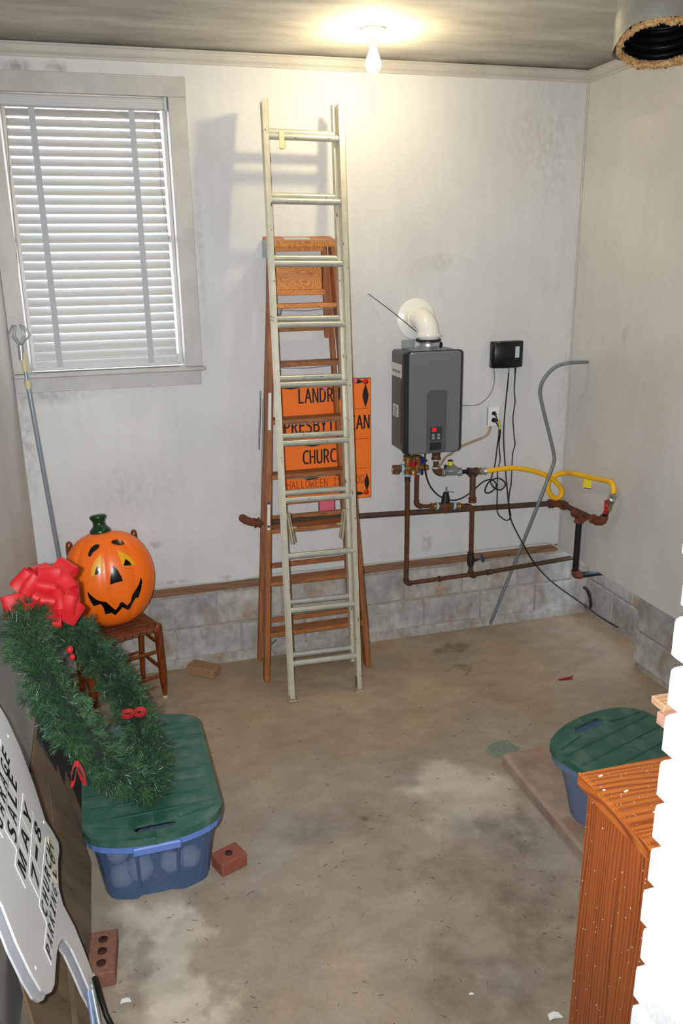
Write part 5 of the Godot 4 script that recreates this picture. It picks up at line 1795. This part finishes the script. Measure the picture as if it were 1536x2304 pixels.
	lay.call("pupil", pv.call([612, 790, 665, 855, 640, 885, 568, 905, 585, 840]), M.gloss_black, 0.006)
	lay.call("pupil", pv.call([992, 735, 1045, 785, 1065, 835, 955, 822, 975, 780]), M.gloss_black, 0.006)
	lay.call("nose", pv.call([822, 805, 870, 870, 905, 950, 922, 1020, 840, 1030, 755, 1048, 770, 960, 795, 870]), M.gloss_black, 0.016)
	lay.call("eyebrow", pv.call([508, 650, 520, 600, 560, 540, 620, 508, 668, 512, 665, 540, 620, 575, 570, 610, 535, 655]), M.gloss_black, 0.007)
	lay.call("eyebrow", pv.call([828, 495, 850, 478, 900, 475, 955, 490, 992, 520, 995, 545, 960, 550, 890, 535, 845, 515]), M.gloss_black, 0.007)
	lay.call("mouth", pv.call([448, 1120, 490, 1180, 560, 1250, 680, 1298, 740, 1370, 795, 1430, 835, 1385, 870, 1325, 900, 1325, 960, 1390, 1010, 1340, 1040, 1250, 1100, 1180, 1150, 1110, 1180, 1025, 1190, 1080, 1165, 1190, 1120, 1300, 1075, 1305, 1040, 1350, 985, 1440, 960, 1452, 890, 1400, 840, 1450, 785, 1505, 735, 1460, 650, 1475, 640, 1380, 605, 1310, 510, 1335, 480, 1270, 452, 1190]), M.gloss_black, 0.003)
	var top := C + tilt * Vector3(-0.022, ry * 0.915, 0.0)
	g2 = G.new()
	g2.lathe([Vector2(0, -0.03), Vector2(0.050, -0.02), Vector2(0.056, 0.0), Vector2(0.054, 0.014), Vector2(0.044, 0.024), Vector2(0.034, 0.036), Vector2(0.031, 0.052), Vector2(0.037, 0.066), Vector2(0.044, 0.076), Vector2(0.045, 0.084), Vector2(0.038, 0.093), Vector2(0.02, 0.097), Vector2(0, 0.097)], 28, Transform3D(Basis(Vector3(0, 0, 1), 0.06) * tilt, top))
	part("stem", g2, M.pump_green, P)

# ---------------------------------------------------------------- wreath and bow
func build_wreath() -> void:
	var lean := deg_to_rad(31.0)
	var U := Vector3(-sin(lean), cos(lean), 0)
	var Z := Vector3(0, 0, 1)
	var N := U.cross(Z).normalized()
	if N.x < 0:
		N = -N
	var R := 0.38
	var c := Vector3(-0.162, 0.765, 1.6204)
	var o := thing("wreath", c, "large artificial evergreen wreath leaning on the left wall above the blue bin", "wreath")
	var ringp := func(a: float) -> Vector3: return U * cos(a) * R + Z * sin(a) * R
	var g := G.new()
	var core := PackedVector3Array()
	for i in 64:
		core.append(ringp.call(TAU * i / 64))
	g.tube(core, 0.040, 12, true)
	part("core", g, M.core, o)
	# sprigs: a twig with flat needles, in three greens
	var sprig := func(sd: int) -> ArrayMesh:
		var r := RandomNumberGenerator.new()
		r.seed = sd
		var gg := G.new()
		var L := 0.085
		for i in 46:
			var f := 0.06 + 0.94 * i / 46.0
			var base := Vector3(0, L * f, 0) + Vector3(0.004 * sin(f * 4.0), 0, 0.004 * cos(f * 3.0))
			var a := i * 2.399 + r.randf() * 0.6
			var el := lerpf(0.55, 1.05, f) + r.randf_range(-0.15, 0.15)
			var d := Vector3(cos(a) * cos(el), sin(el), sin(a) * cos(el))
			var ln := 0.036 * (1.0 - 0.35 * f) * r.randf_range(0.8, 1.15)
			var s := d.cross(Vector3(r.randf() - 0.5, r.randf() - 0.5, r.randf() - 0.5)).normalized() * 0.0011
			var tip := base + d * ln
			gg.put(PackedVector3Array([base - s, base + s, tip + s * 0.5, base - s, tip + s * 0.5, tip - s * 0.5]), -1, false)
		return gg.done()
	var twig := G.new()
	twig.tube(PackedVector3Array([Vector3.ZERO, Vector3(0.002, 0.04, 0.003), Vector3(0, 0.085, 0.001)]), [0.0016, 0.0013, 0.0007], 4)
	var twig_mesh := twig.done()
	var spots: Array[Array] = [[], [], []]
	var twigs: Array[Transform3D] = []
	for i in 2100:
		var a := rng.randf() * TAU
		var b := rng.randf() * TAU
		var radial: Vector3 = (ringp.call(a) as Vector3).normalized()
		var along := (ringp.call(a + 0.01) - ringp.call(a)).normalized() as Vector3
		var outw := radial * cos(b) + N * sin(b)
		var dir := (outw * rng.randf_range(0.55, 1.0) + along * rng.randf_range(-0.9, 0.9) + Vector3(0, -0.15, 0)).normalized()
		var start: Vector3 = ringp.call(a) + outw * rng.randf_range(0.010, 0.040)
		var y := dir
		var x := y.cross(along + Vector3(0.01, 0.02, 0.03)).normalized()
		var sc := rng.randf_range(0.54, 0.88)
		var end: Vector3 = c + start + y * 0.10 * sc
		if end.x < -0.45 or end.y < 0.335:
			continue
		var tr := Transform3D(Basis(x, y, x.cross(y)).scaled(Vector3.ONE * sc), start)
		spots[i % 3].append(tr)
		twigs.append(tr)
	# drooping tips over the bin lid
	for k in 9:
		var base := Vector3(-0.0067, 0.42, 1.6672) - c + Vector3(rng.randf_range(-0.05, 0.04), rng.randf_range(0.0, 0.05), rng.randf_range(-0.03, 0.03))
		var dir := Vector3(rng.randf_range(-0.5, 0.5), -0.35, 0.9).normalized()
		for j in 2:
			var tr := Transform3D(Basis(dir.cross(Vector3.UP).normalized(), dir, dir.cross(Vector3.UP).normalized().cross(dir)), base + dir * 0.06 * j)
			spots[k % 3].append(tr)
			twigs.append(tr)
	for k in 3:
		var mm := MultiMesh.new()
		mm.transform_format = MultiMesh.TRANSFORM_3D
		mm.mesh = sprig.call(900 + k)
		mm.instance_count = spots[k].size()
		for i in spots[k].size():
			mm.set_instance_transform(i, spots[k][i])
		var mi := MultiMeshInstance3D.new()
		mi.name = "needles"
		mi.multimesh = mm
		mi.material_override = M.needle[k]
		mi.set_meta("kind", "stuff")
		o.add_child(mi, true)
	var mm := MultiMesh.new()
	mm.transform_format = MultiMesh.TRANSFORM_3D
	mm.mesh = twig_mesh
	mm.instance_count = twigs.size()
	for i in twigs.size():
		mm.set_instance_transform(i, twigs[i])
	var mi := MultiMeshInstance3D.new()
	mi.name = "twigs"
	mi.multimesh = mm
	mi.material_override = M.twig
	mi.set_meta("kind", "stuff")
	o.add_child(mi, true)
	# big bow of ribbon loops at the top
	var bc := Vector3(-0.2952, 1.139, 1.5116)
	var bow := thing("bow", bc, "big red many-looped ribbon bow tied to the top of the wreath", "bow")
	var bn := (Vector3(0, 2.34, 4.6) - bc).normalized()
	bn = (bn + Vector3(0.25, 0.1, 0)).normalized()
	var bx := Vector3.UP.cross(bn).normalized()
	var by := bn.cross(bx)
	var k := 0
	for layer in 3:
		var cnt: int = [8, 6, 3][layer]
		for i in cnt:
			var a := TAU * (i + 0.37 * layer) / cnt + rng.randf_range(-0.12, 0.12)
			var el: float = [0.12, 0.55, 1.05][layer] + rng.randf_range(-0.1, 0.1)
			var ln: float = [0.142, 0.118, 0.09][layer] * rng.randf_range(0.84, 1.14)
			var dir := ((bx * cos(a) + by * sin(a)) * cos(el) + bn * sin(el)).normalized()
			var side := dir.cross(bn).normalized()
			side = side.rotated(dir, rng.randf_range(-0.9, 0.9))
			var nn := side.cross(dir)
			g = G.new()
			var hw := 0.040
			g.grid(func(u: float, v: float) -> Vector3:
				# a flat ribbon folded over into a teardrop loop, pinched at the middle of the bow
				var t := v * TAU
				var prog := 0.5 - 0.5 * cos(t)
				var thick := 0.030 * sin(t) * (0.45 + 0.55 * prog)
				var w := hw * (0.18 + 0.82 * smoothstep(0.0, 0.45, prog))
				return dir * ln * prog + nn * thick + side * (u * 2.0 - 1.0) * w + nn * 0.004 * sin(u * 6.0 + i), 4, 22)
			part("ribbon_loop", g, M.ribbon, bow)
			k += 1
	# small red ribbons and berries tucked into the greenery
	for p: Array in [[Vector3(-0.2299, 0.9259, 1.5508), "single red berry cluster in the middle of the wreath's near branch gap"], [Vector3(-0.0181, 0.5705, 1.4708), "pair of red ribbon ends tucked in the wreath's lower right branch"], [Vector3(-0.2023, 0.8319, 2.2047), "red ribbon tail hanging below the wreath by the dark panel"]]:
		var rb := thing("red_ribbon", p[0], p[1], "ribbon")
		g = G.new()
		var big := 1.6 if taken["red_ribbon"] == 3 else 1.0
		if taken["red_ribbon"] == 1:
			g.lathe([Vector2(0, -0.016), Vector2(0.011, -0.010), Vector2(0.014, 0), Vector2(0.011, 0.011), Vector2(0, 0.016)], 14, Transform3D(Basis.IDENTITY, Vector3.ZERO))
			g.lathe([Vector2(0, -0.012), Vector2(0.009, -0.008), Vector2(0.011, 0), Vector2(0.008, 0.009), Vector2(0, 0.012)], 14, Transform3D(Basis.IDENTITY, Vector3(0.006, -0.03, 0.004)))
		else:
			for s: float in [-1.0, 1.0]:
				g.grid(func(u: float, v: float) -> Vector3:
					var t := v * TAU
					return Vector3(s * (0.5 - 0.5 * cos(t)) * 0.05 * (1.0 if big < 1.5 else 0.45), sin(t) * 0.014 * big - (0.5 - 0.5 * cos(t)) * (0.0 if big < 1.5 else 0.06), (u - 0.5) * 0.035), 3, 16)
		part("ribbon", g, M.ribbon, rb)

# ---------------------------------------------------------------- things along the left wall
func build_left_side() -> void:
	var g: G
	# telescopic pole with a wire bulb gripper
	var top := Vector3(-0.3982, 1.9072, 0.06)
	var bot := Vector3(-0.2954, 0, 0.089)
	var o := thing("bulb_changer_pole", bot, "long silver telescopic pole with a wire bulb gripper leaning in the left corner", "pole")
	var d := top - bot
	g = G.new(bot)
	g.tube(PackedVector3Array([bot, bot + d * 0.925]), 0.0125, 14)
	part("lower_tube", g, M.pole, o)
	g = G.new(bot)
	g.tube(PackedVector3Array([bot + d * 0.915, bot + d * 0.975]), 0.0095, 12)
	part("upper_tube", g, M.pole, o)
	g = G.new(bot)
	g.tube(PackedVector3Array([bot + d * 0.905, bot + d * 0.928]), 0.0165, 14)
	g.tube(PackedVector3Array([bot + d * 0.952, bot + d * 1.0]), 0.0135, 14)
	part("collar", g, M.cream, o)
	var h := Vector3(-0.4019, 1.9386, 0.06)
	g = G.new(bot)
	g.tube(PackedVector3Array([Vector3(-0.4022, 1.8738, 0.06), h + Vector3(0, 0.01, 0)]), 0.0155, 14)
	part("socket", g, M.steel, o)
	for k in 4:
		var a := TAU * k / 4.0 + 0.4
		var v := Vector3(cos(a), 0, sin(a))
		g = G.new(bot)
		var w := Vector3(-v.z, 0, v.x) * 0.006
		for s: float in [-1.0, 1.0]:
			g.tube(PackedVector3Array([h, h + v * 0.018 + Vector3(0, 0.022, 0) + w * s, h + v * 0.055 + Vector3(0, 0.058, 0) + w * s, h + v * 0.050 + Vector3(0, 0.075, 0) + w * s, h + v * 0.028 + Vector3(0, 0.108, 0) + w * s]), 0.0026, 6)
		g.tube(PackedVector3Array([h + v * 0.028 + Vector3(0, 0.108, 0) - w, h + v * 0.028 + Vector3(0, 0.108, 0) + w]), 0.0035, 6)
		part("gripper_wire", g, M.galv, o)
	# two flattened cardboard sheets and a dark board leaning on the wall
	var sheet := func(called: String, pts: Array, th: float, m: Material, edge: Material, label: String, cat: String) -> void:
		var q: Array[Vector3] = []
		for p: Vector3 in pts:
			q.append(p)
		var s := thing(called, q[1], label, cat)
		var nn := (q[1] - q[0]).cross(q[2] - q[0]).normalized()
		if nn.x < 0:
			nn = -nn
		var gg := G.new(q[1])
		var n := q.size()
		var t := PackedVector3Array()
		for i in range(1, n - 1):
			t.append_array([q[0], q[i], q[i + 1]])
			t.append_array([q[0] - nn * th, q[i + 1] - nn * th, q[i] - nn * th])
		gg.put(t, -1, false)
		part("face", gg, m, s)
		gg = G.new(q[1])
		t = PackedVector3Array()
		for i in n:
			var k := (i + 1) % n
			t.append_array([q[i], q[k], q[k] - nn * th, q[i], q[k] - nn * th, q[i] - nn * th])
		gg.put(t, -1, false)
		part("cut_edge", gg, edge, s)
	sheet.call("cardboard", [Vector3(-0.437, 0.3231, 0.9604), Vector3(-0.2407, 0.004, 1.915) + Vector3(0, 0, -0.30), Vector3(-0.2401, 0.004, 2.0471), Vector3(-0.235, 0.004, 2.75), Vector3(-0.437, 0.1719, 2.3155)], 0.006, M.card, M.card_edge, "scuffed brown cardboard sheet leaning nearest the floor behind the sale sign", "cardboard")
	sheet.call("cardboard", [Vector3(-0.447, 0.3475, 0.8758), Vector3(-0.262, 0.004, 1.35), Vector3(-0.250, 0.004, 2.9), Vector3(-0.447, 0.3188, 2.3431), Vector3(-0.447, 0.3213, 2.084)], 0.006, M.card, M.card_edge, "second brown cardboard sheet tucked behind the front one against the wall", "cardboard")
	sheet.call("dark_board", [Vector3(-0.44, 0.36, 0.72), Vector3(-0.285, 0.004, 0.72), Vector3(-0.272, 0.004, 1.40), Vector3(-0.43, 0.345, 1.15)], 0.012, M.slate, M.slate, "dark slate-grey board leaning on the left wall under the wreath", "board")
	sheet.call("dark_board", [Vector3(-0.440, 0.52, 2.75), Vector3(-0.262, 0.004, 2.80), Vector3(-0.262, 0.004, 3.3), Vector3(-0.440, 0.52, 3.3)], 0.012, mat(Color(0.25, 0.26, 0.28), 0.7), M.slate, "grey board at the bottom left corner beside the cardboard", "board")

	# the plastic sale sign: two shaped panels on metal legs
	var tl := deg_to_rad(12.0)
	var e1 := Vector3(0, 0, -1)
	var e2 := Vector3(-sin(tl), cos(tl), 0)
	var e3 := e1.cross(e2)
	if e3.x < 0:
		e3 = -e3
	var org := Vector3(-0.2, 0, 0)
	var s := thing("sale_sign", org + e1 * -2.4 + e2 * 0.1, "grey plastic yard sign with black letters on white tiles, leaning at the lower left", "sign")
	var at := s.position
	var raw := PackedVector2Array([Vector2(-2.1078, 1.0309), Vector2(-2.0915, 0.9774), Vector2(-2.0844, 0.8663), Vector2(-2.1023, 0.739), Vector2(-2.1422, 0.6205), Vector2(-2.1158, 0.555), Vector2(-2.1022, 0.4967), Vector2(-2.1318, 0.4853), Vector2(-2.1969, 0.491), Vector2(-2.2913, 0.4723), Vector2(-2.3196, 0.427), Vector2(-2.3003, 0.3163), Vector2(-2.3093, 0.1979), Vector2(-2.3243, 0.1112), Vector2(-2.398, 0.0869), Vector2(-2.4108, 0.168), Vector2(-2.4074, 0.2523), Vector2(-2.4105, 0.3352), Vector2(-2.4291, 0.3874), Vector2(-2.4535, 0.418), Vector2(-2.5002, 0.4449), Vector2(-2.5501, 0.4574), Vector2(-2.6207, 0.4601), Vector2(-2.6608, 0.4603), Vector2(-2.7021, 0.4788), Vector2(-2.7346, 0.5076), Vector2(-2.7591, 0.5485), Vector2(-2.7704, 0.6232), Vector2(-2.7714, 0.7294), Vector2(-2.7529, 0.8378), Vector2(-2.7902, 1.0623), Vector2(-2.8616, 1.2708), Vector2(-2.5994, 1.4004), Vector2(-2.2272, 1.2848)])
	var T := Transform3D(Basis(e1, e2, e3), org)
	g = G.new(at)
	g.prism(raw, 0.0, 0.006, T)
	part("front_panel", g, M.sign, s)
	var back := PackedVector2Array()
	for p in raw:
		back.append(p + Vector2(-0.012, -0.004))
	g = G.new(at)
	g.prism(back, -0.022, -0.016, T)
	part("rear_panel", g, M.sign_back, s)
	# letter tiles: text runs away from the camera, lines go down the board
	var rows: Array = [["GARAGE", Vector2(-2.5661, 0.9336), Vector2(-2.2365, 0.9622), 0.085, 0], ["SALE", Vector2(-2.5121, 0.8408), Vector2(-2.2664, 0.9006), 0.10, 0], ["MAY", Vector2(-2.5649, 0.7573), Vector2(-2.2434, 0.7661), 0.085, 0], ["7-8", Vector2(-2.5008, 0.6605), Vector2(-2.2237, 0.6812), 0.085, 0], ["CHURCH", Vector2(-2.5231, 0.5781), Vector2(-2.2138, 0.5745), 0.07, 1], ["PARKING", Vector2(-2.6235, 0.5238), Vector2(-2.324, 0.5076), 0.062, 1], ["LOT", Vector2(-2.2981, 0.5113), Vector2(-2.1767, 0.5675), 0.055, 2]]
	for r: Array in rows:
		var a: Vector2 = r[1]
		var b: Vector2 = r[2]
		var dirv := (b - a).normalized()
		var nrm := Vector2(-dirv.y, dirv.x)
		var txt: String = r[0]
		var step := a.distance_to(b) / txt.length()
		var hh: float = r[3]
		for i in txt.length():
			var cc := a + dirv * step * (i + 0.5)
			var tile := G.new(at)
			var bx := (e1 * dirv.x + e2 * dirv.y)
			var byv := (e1 * nrm.x + e2 * nrm.y)
			tile.box(org + e1 * cc.x + e2 * cc.y + e3 * 0.007, Vector3(step * 0.98, hh, 0.0015), 0.0, Basis(bx, byv, bx.cross(byv)))
			var tp := part("letter_tile", tile, M.tile if r[4] < 2 else M.tile_dim, s)
			var f := SystemFont.new()
			f.font_names = PackedStringArray(["Droid Sans"])
			f.font_weight = 700
			var tm := TextMesh.new()
			tm.text = txt[i]
			tm.font = f
			tm.font_size = 64
			tm.pixel_size = 0.01
			tm.depth = 0.0
			var bb := tm.get_aabb()
			var lt := MeshInstance3D.new()
			lt.name = "letter"
			lt.mesh = tm
			lt.material_override = M.ink
			tp.add_child(lt, true)
			var sx := step * 0.62 / maxf(bb.size.x, 0.15)
			var sy := hh * 0.72 / maxf(bb.size.y, 0.25)
			var basis := Basis(bx * sx, byv * sy, bx.cross(byv))
			lt.transform = Transform3D(basis, org + e1 * cc.x + e2 * cc.y + e3 * 0.0085 - basis * (bb.position + bb.size / 2.0) - at)
	for p: Vector2 in [Vector2(-2.1555, 0.9622), Vector2(-2.1656, 0.6335), Vector2(-2.7321, 0.599), Vector2(-2.3807, 0.1422)]:
		g = G.new(at)
		g.lathe([Vector2(0, 0.009), Vector2(0.005, 0.008), Vector2(0.006, 0.005), Vector2(0, 0.005)], 12, Transform3D(Basis(Vector3(0, 0, 1), -PI / 2 + tl), org + e1 * p.x + e2 * p.y))
		part("rivet", g, M.white, s)
	var ft: Vector2 = Vector2(-2.3925, 0.1063)
	var fp := org + e1 * ft.x + e2 * ft.y - e3 * 0.012
	for k in 2:
		g = G.new(at)
		var q := fp + Vector3(0.012 * k, 0.05, 0.015)
		g.tube(PackedVector3Array([q, Vector3(-0.205 + 0.02 * k, 0.0, 2.62 - 0.03 * k)]), 0.008, 10)
		part("leg", g, M.galv if k == 1 else mat(Color(0.62, 0.68, 0.82), 0.35, 0.4), s)
	var rod := thing("black_rod", Vector3(-0.1763, 0.012, 2.4205), "thin black rod slanting to the floor beside the sale sign's legs", "rod")
	g = G.new(rod.position)
	g.tube(PackedVector3Array([fp + Vector3(0.02, 0.06, -0.02), Vector3(-0.1917, 0.02, 2.386), Vector3(-0.1609, 0.012, 2.468)]), 0.0085, 10)
	part("tube", g, M.dark_tube, rod)

# ---------------------------------------------------------------- wooden half wall and lumber on the right
func build_half_wall() -> void:
	var o := thing("wooden_half_wall", Vector3(1.40, 0, 3.38), "glossy orange-brown wood panelled half wall with a flat cap beside the white brick", "half wall")
	var at := o.position
	var g := G.new(at)
	g.box(Vector3(1.394, 1.0335, 3.39), Vector3(0.60, 0.034, 0.83), 0.004)
	part("cap", g, M.cab_h, o)
	g = G.new(at)
	g.box(Vector3(1.092, 1.031, 3.39), Vector3(0.008, 0.040, 0.836), 0.003)
	part("edge_bead", g, M.cab_h, o)
	g = G.new(at)
	g.box(Vector3(1.108, 0.508, 3.405), Vector3(0.022, 1.016, 0.79), 0.003)
	part("side_panel", g, M.cab_v, o)
	g = G.new(at)
	g.box(Vector3(1.41, 0.508, 3.022), Vector3(0.56, 1.016, 0.022), 0.003)
	part("end_panel", g, M.cab_v, o)
	g = G.new(at)
	g.box(Vector3(1.41, 0.508, 3.41), Vector3(0.57, 1.0, 0.75))
	part("frame", g, M.step_h, o)
	# flecks of plaster on the varnish
	g = G.new(at)
	for i in 150:
		var z := rng.randf_range(3.01, 3.5)
		var y := rng.randf_range(0.1, 1.0)
		var sz := rng.randf_range(0.0006, 0.0018)
		g.box(Vector3(1.0965, y, z), Vector3(0.0012, sz * rng.randf_range(1.0, 2.4), sz), 0.0)
	for i in 120:
		var sz := rng.randf_range(0.0006, 0.0016)
		g.box(Vector3(rng.randf_range(1.1, 1.36), 1.0508, rng.randf_range(2.99, 3.36)), Vector3(sz, 0.001, sz * 1.3), 0.0)
	for p: Array in [[1.135, 3.005, 0.012], [1.16, 3.08, 0.013], [1.18, 3.17, 0.014], [1.11, 3.06, 0.008], [1.25, 3.19, 0.009]]:
		g.box(Vector3(p[0], 1.0508, p[1]), Vector3(p[2], 0.0012, 0.005), 0.0, Basis(Vector3.UP, 0.3))
	part("plaster_flecks", g, M.paper, o).set_meta("kind", "stuff")
	# two offcuts of lumber seen end-on past the brick
	for k in 2:
		var lw := thing("lumber", Vector3(1.4411, 1.059, 2.8) if k == 0 else Vector3(1.438, 1.1003, 2.8), "pale squared lumber end poking out past the brick, the lower of two" if k == 0 else "yellow pine board end poking out past the brick, the upper of two", "lumber")
		g = G.new()
		if k == 0:
			g.box(Vector3(0.68, -0.0, 0.026), Vector3(1.36, 0.038, 0.053), 0.002, Basis(Vector3.UP, 0.02))
		else:
			g.box(Vector3(0.68, 0.002, 0.028), Vector3(1.36, 0.024, 0.060), 0.002, Basis(Vector3.UP, -0.02))
		part("board", g, M.pine_pale if k == 0 else M.pine, lw)

# ---------------------------------------------------------------- bricks and litter on the floor
func build_floor_things() -> void:
	var g: G
	var brick := func(p: Vector3, turn: float, size: Vector3, m: Material, label: String, holes: int) -> void:
		var o := thing("loose_brick", p, label, "brick")
		o.rotation.y = turn
		var gg := G.new()
		gg.box(Vector3(0, size.y / 2, 0), size, 0.004)
		part("body", gg, m, o)
		for k in holes:
			var x := (k - (holes - 1) / 2.0) * 0.052
			gg = G.new()
			gg.lathe([Vector2(0, size.y - 0.02), Vector2(0.0155, size.y - 0.02), Vector2(0.0165, size.y + 0.0006), Vector2(0.0, size.y + 0.0006)], 18, Transform3D(Basis.IDENTITY, Vector3(x, 0, 0)))
			part("core_hole", gg, M.hole, o)
	brick.call(Vector3(0.3964, 0, 0.1273), deg_to_rad(-38), Vector3(0.185, 0.060, 0.09), M.brick_buff, "buff broken brick lying by the block wall left of the ladders", 0)
	brick.call(Vector3(0.2964, 0, 1.7957), deg_to_rad(22), Vector3(0.115, 0.062, 0.092), M.brick_red, "red half brick with one core hole beside the blue bin", 1)
	brick.call(Vector3(-0.1969, 0, 2.1623), deg_to_rad(86), Vector3(0.195, 0.062, 0.092), M.brick_pale, "pale red brick with three core holes lying by the sale sign", 3)
	# drain grate piece at the corner of the slab
	var gr := thing("plastic_grate", Vector3(1.7194, 0, 1.3738), "small pale green lattice grate lying at the corner of the slab", "grate")
	g = G.new()
	for k in 7:
		g.box(Vector3(0, 0.006, -0.06 + 0.02 * k), Vector3(0.15 - 0.02 * absf(k - 3), 0.006, 0.006))
	for k in 8:
		g.box(Vector3(-0.07 + 0.02 * k, 0.008, 0), Vector3(0.006, 0.006, 0.13 - 0.012 * absf(k - 3.5)))
	gr.rotation.y = 0.3
	part("lattice", g, M.grate, gr)
	var sc := thing("red_scrap", Vector3(2.3961, 0.004, 0.8262), "small bright red plastic scrap on the floor near the right wall", "scrap")
	g = G.new()
	g.tube(PackedVector3Array([Vector3(-0.045, 0, 0.0), Vector3(0.02, 0.004, 0.006), Vector3(0.05, 0.003, -0.012)]), [0.006, 0.009, 0.004], 6)
	g.tube(PackedVector3Array([Vector3(0.015, 0.003, 0.004), Vector3(0.03, 0.003, 0.022)]), [0.008, 0.003], 6)
	part("scrap", g, M.scrap_red, sc)
	for p: Array in [[Vector3(-0.1287, 0.003, 2.3345), 0.018, "white paper scrap on the floor right of the pale brick"], [Vector3(-0.2374, 0.066, 2.2609), 0.018, "white paper scrap lying on the pale brick with three holes"], [Vector3(1.1959, 0.003, 2.7909), 0.024, "largest white paper scrap, at the foot of the wooden half wall"], [Vector3(0.9749, 0.003, 2.6385), 0.008, "tiny white paper scrap alone on the bare floor"]]:
		var o := thing("paper_scrap", p[0], p[2], "paper scrap")
		g = G.new()
		var w: float = p[1]
		g.prism(PackedVector2Array([Vector2(-w, -w * 0.5), Vector2(-w * 0.2, -w * 0.35), Vector2(w, -w * 0.6), Vector2(w * 0.7, w * 0.3), Vector2(w * 0.1, w * 0.55), Vector2(-w * 0.8, w * 0.4)]), 0.0, 0.0012, Transform3D(Basis(Vector3.RIGHT, -PI / 2 + 0.1), Vector3.ZERO))
		part("paper", g, M.paper, o)
	# fallen artificial needles scattered over the concrete
	var n := G.new()
	for i in 620:
		var x := rng.randf_range(-0.2, 2.5)
		var z := 0.3 + 3.2 * sqrt(rng.randf())
		if x > 1.62 and z > 1.45:
			continue
		var a := rng.randf() * TAU
		var ln := rng.randf_range(0.003, 0.010)
		n.box(Vector3(x, 0.0015, z), Vector3(ln * 2.0, 0.0014, 0.0009), 0.0, Basis(Vector3.UP, a))
	var dn := part("fallen_needles", n, M.debris)
	dn.set_meta("kind", "stuff")
	tag(dn, "dark fallen artificial needles scattered over the concrete floor", "needles")
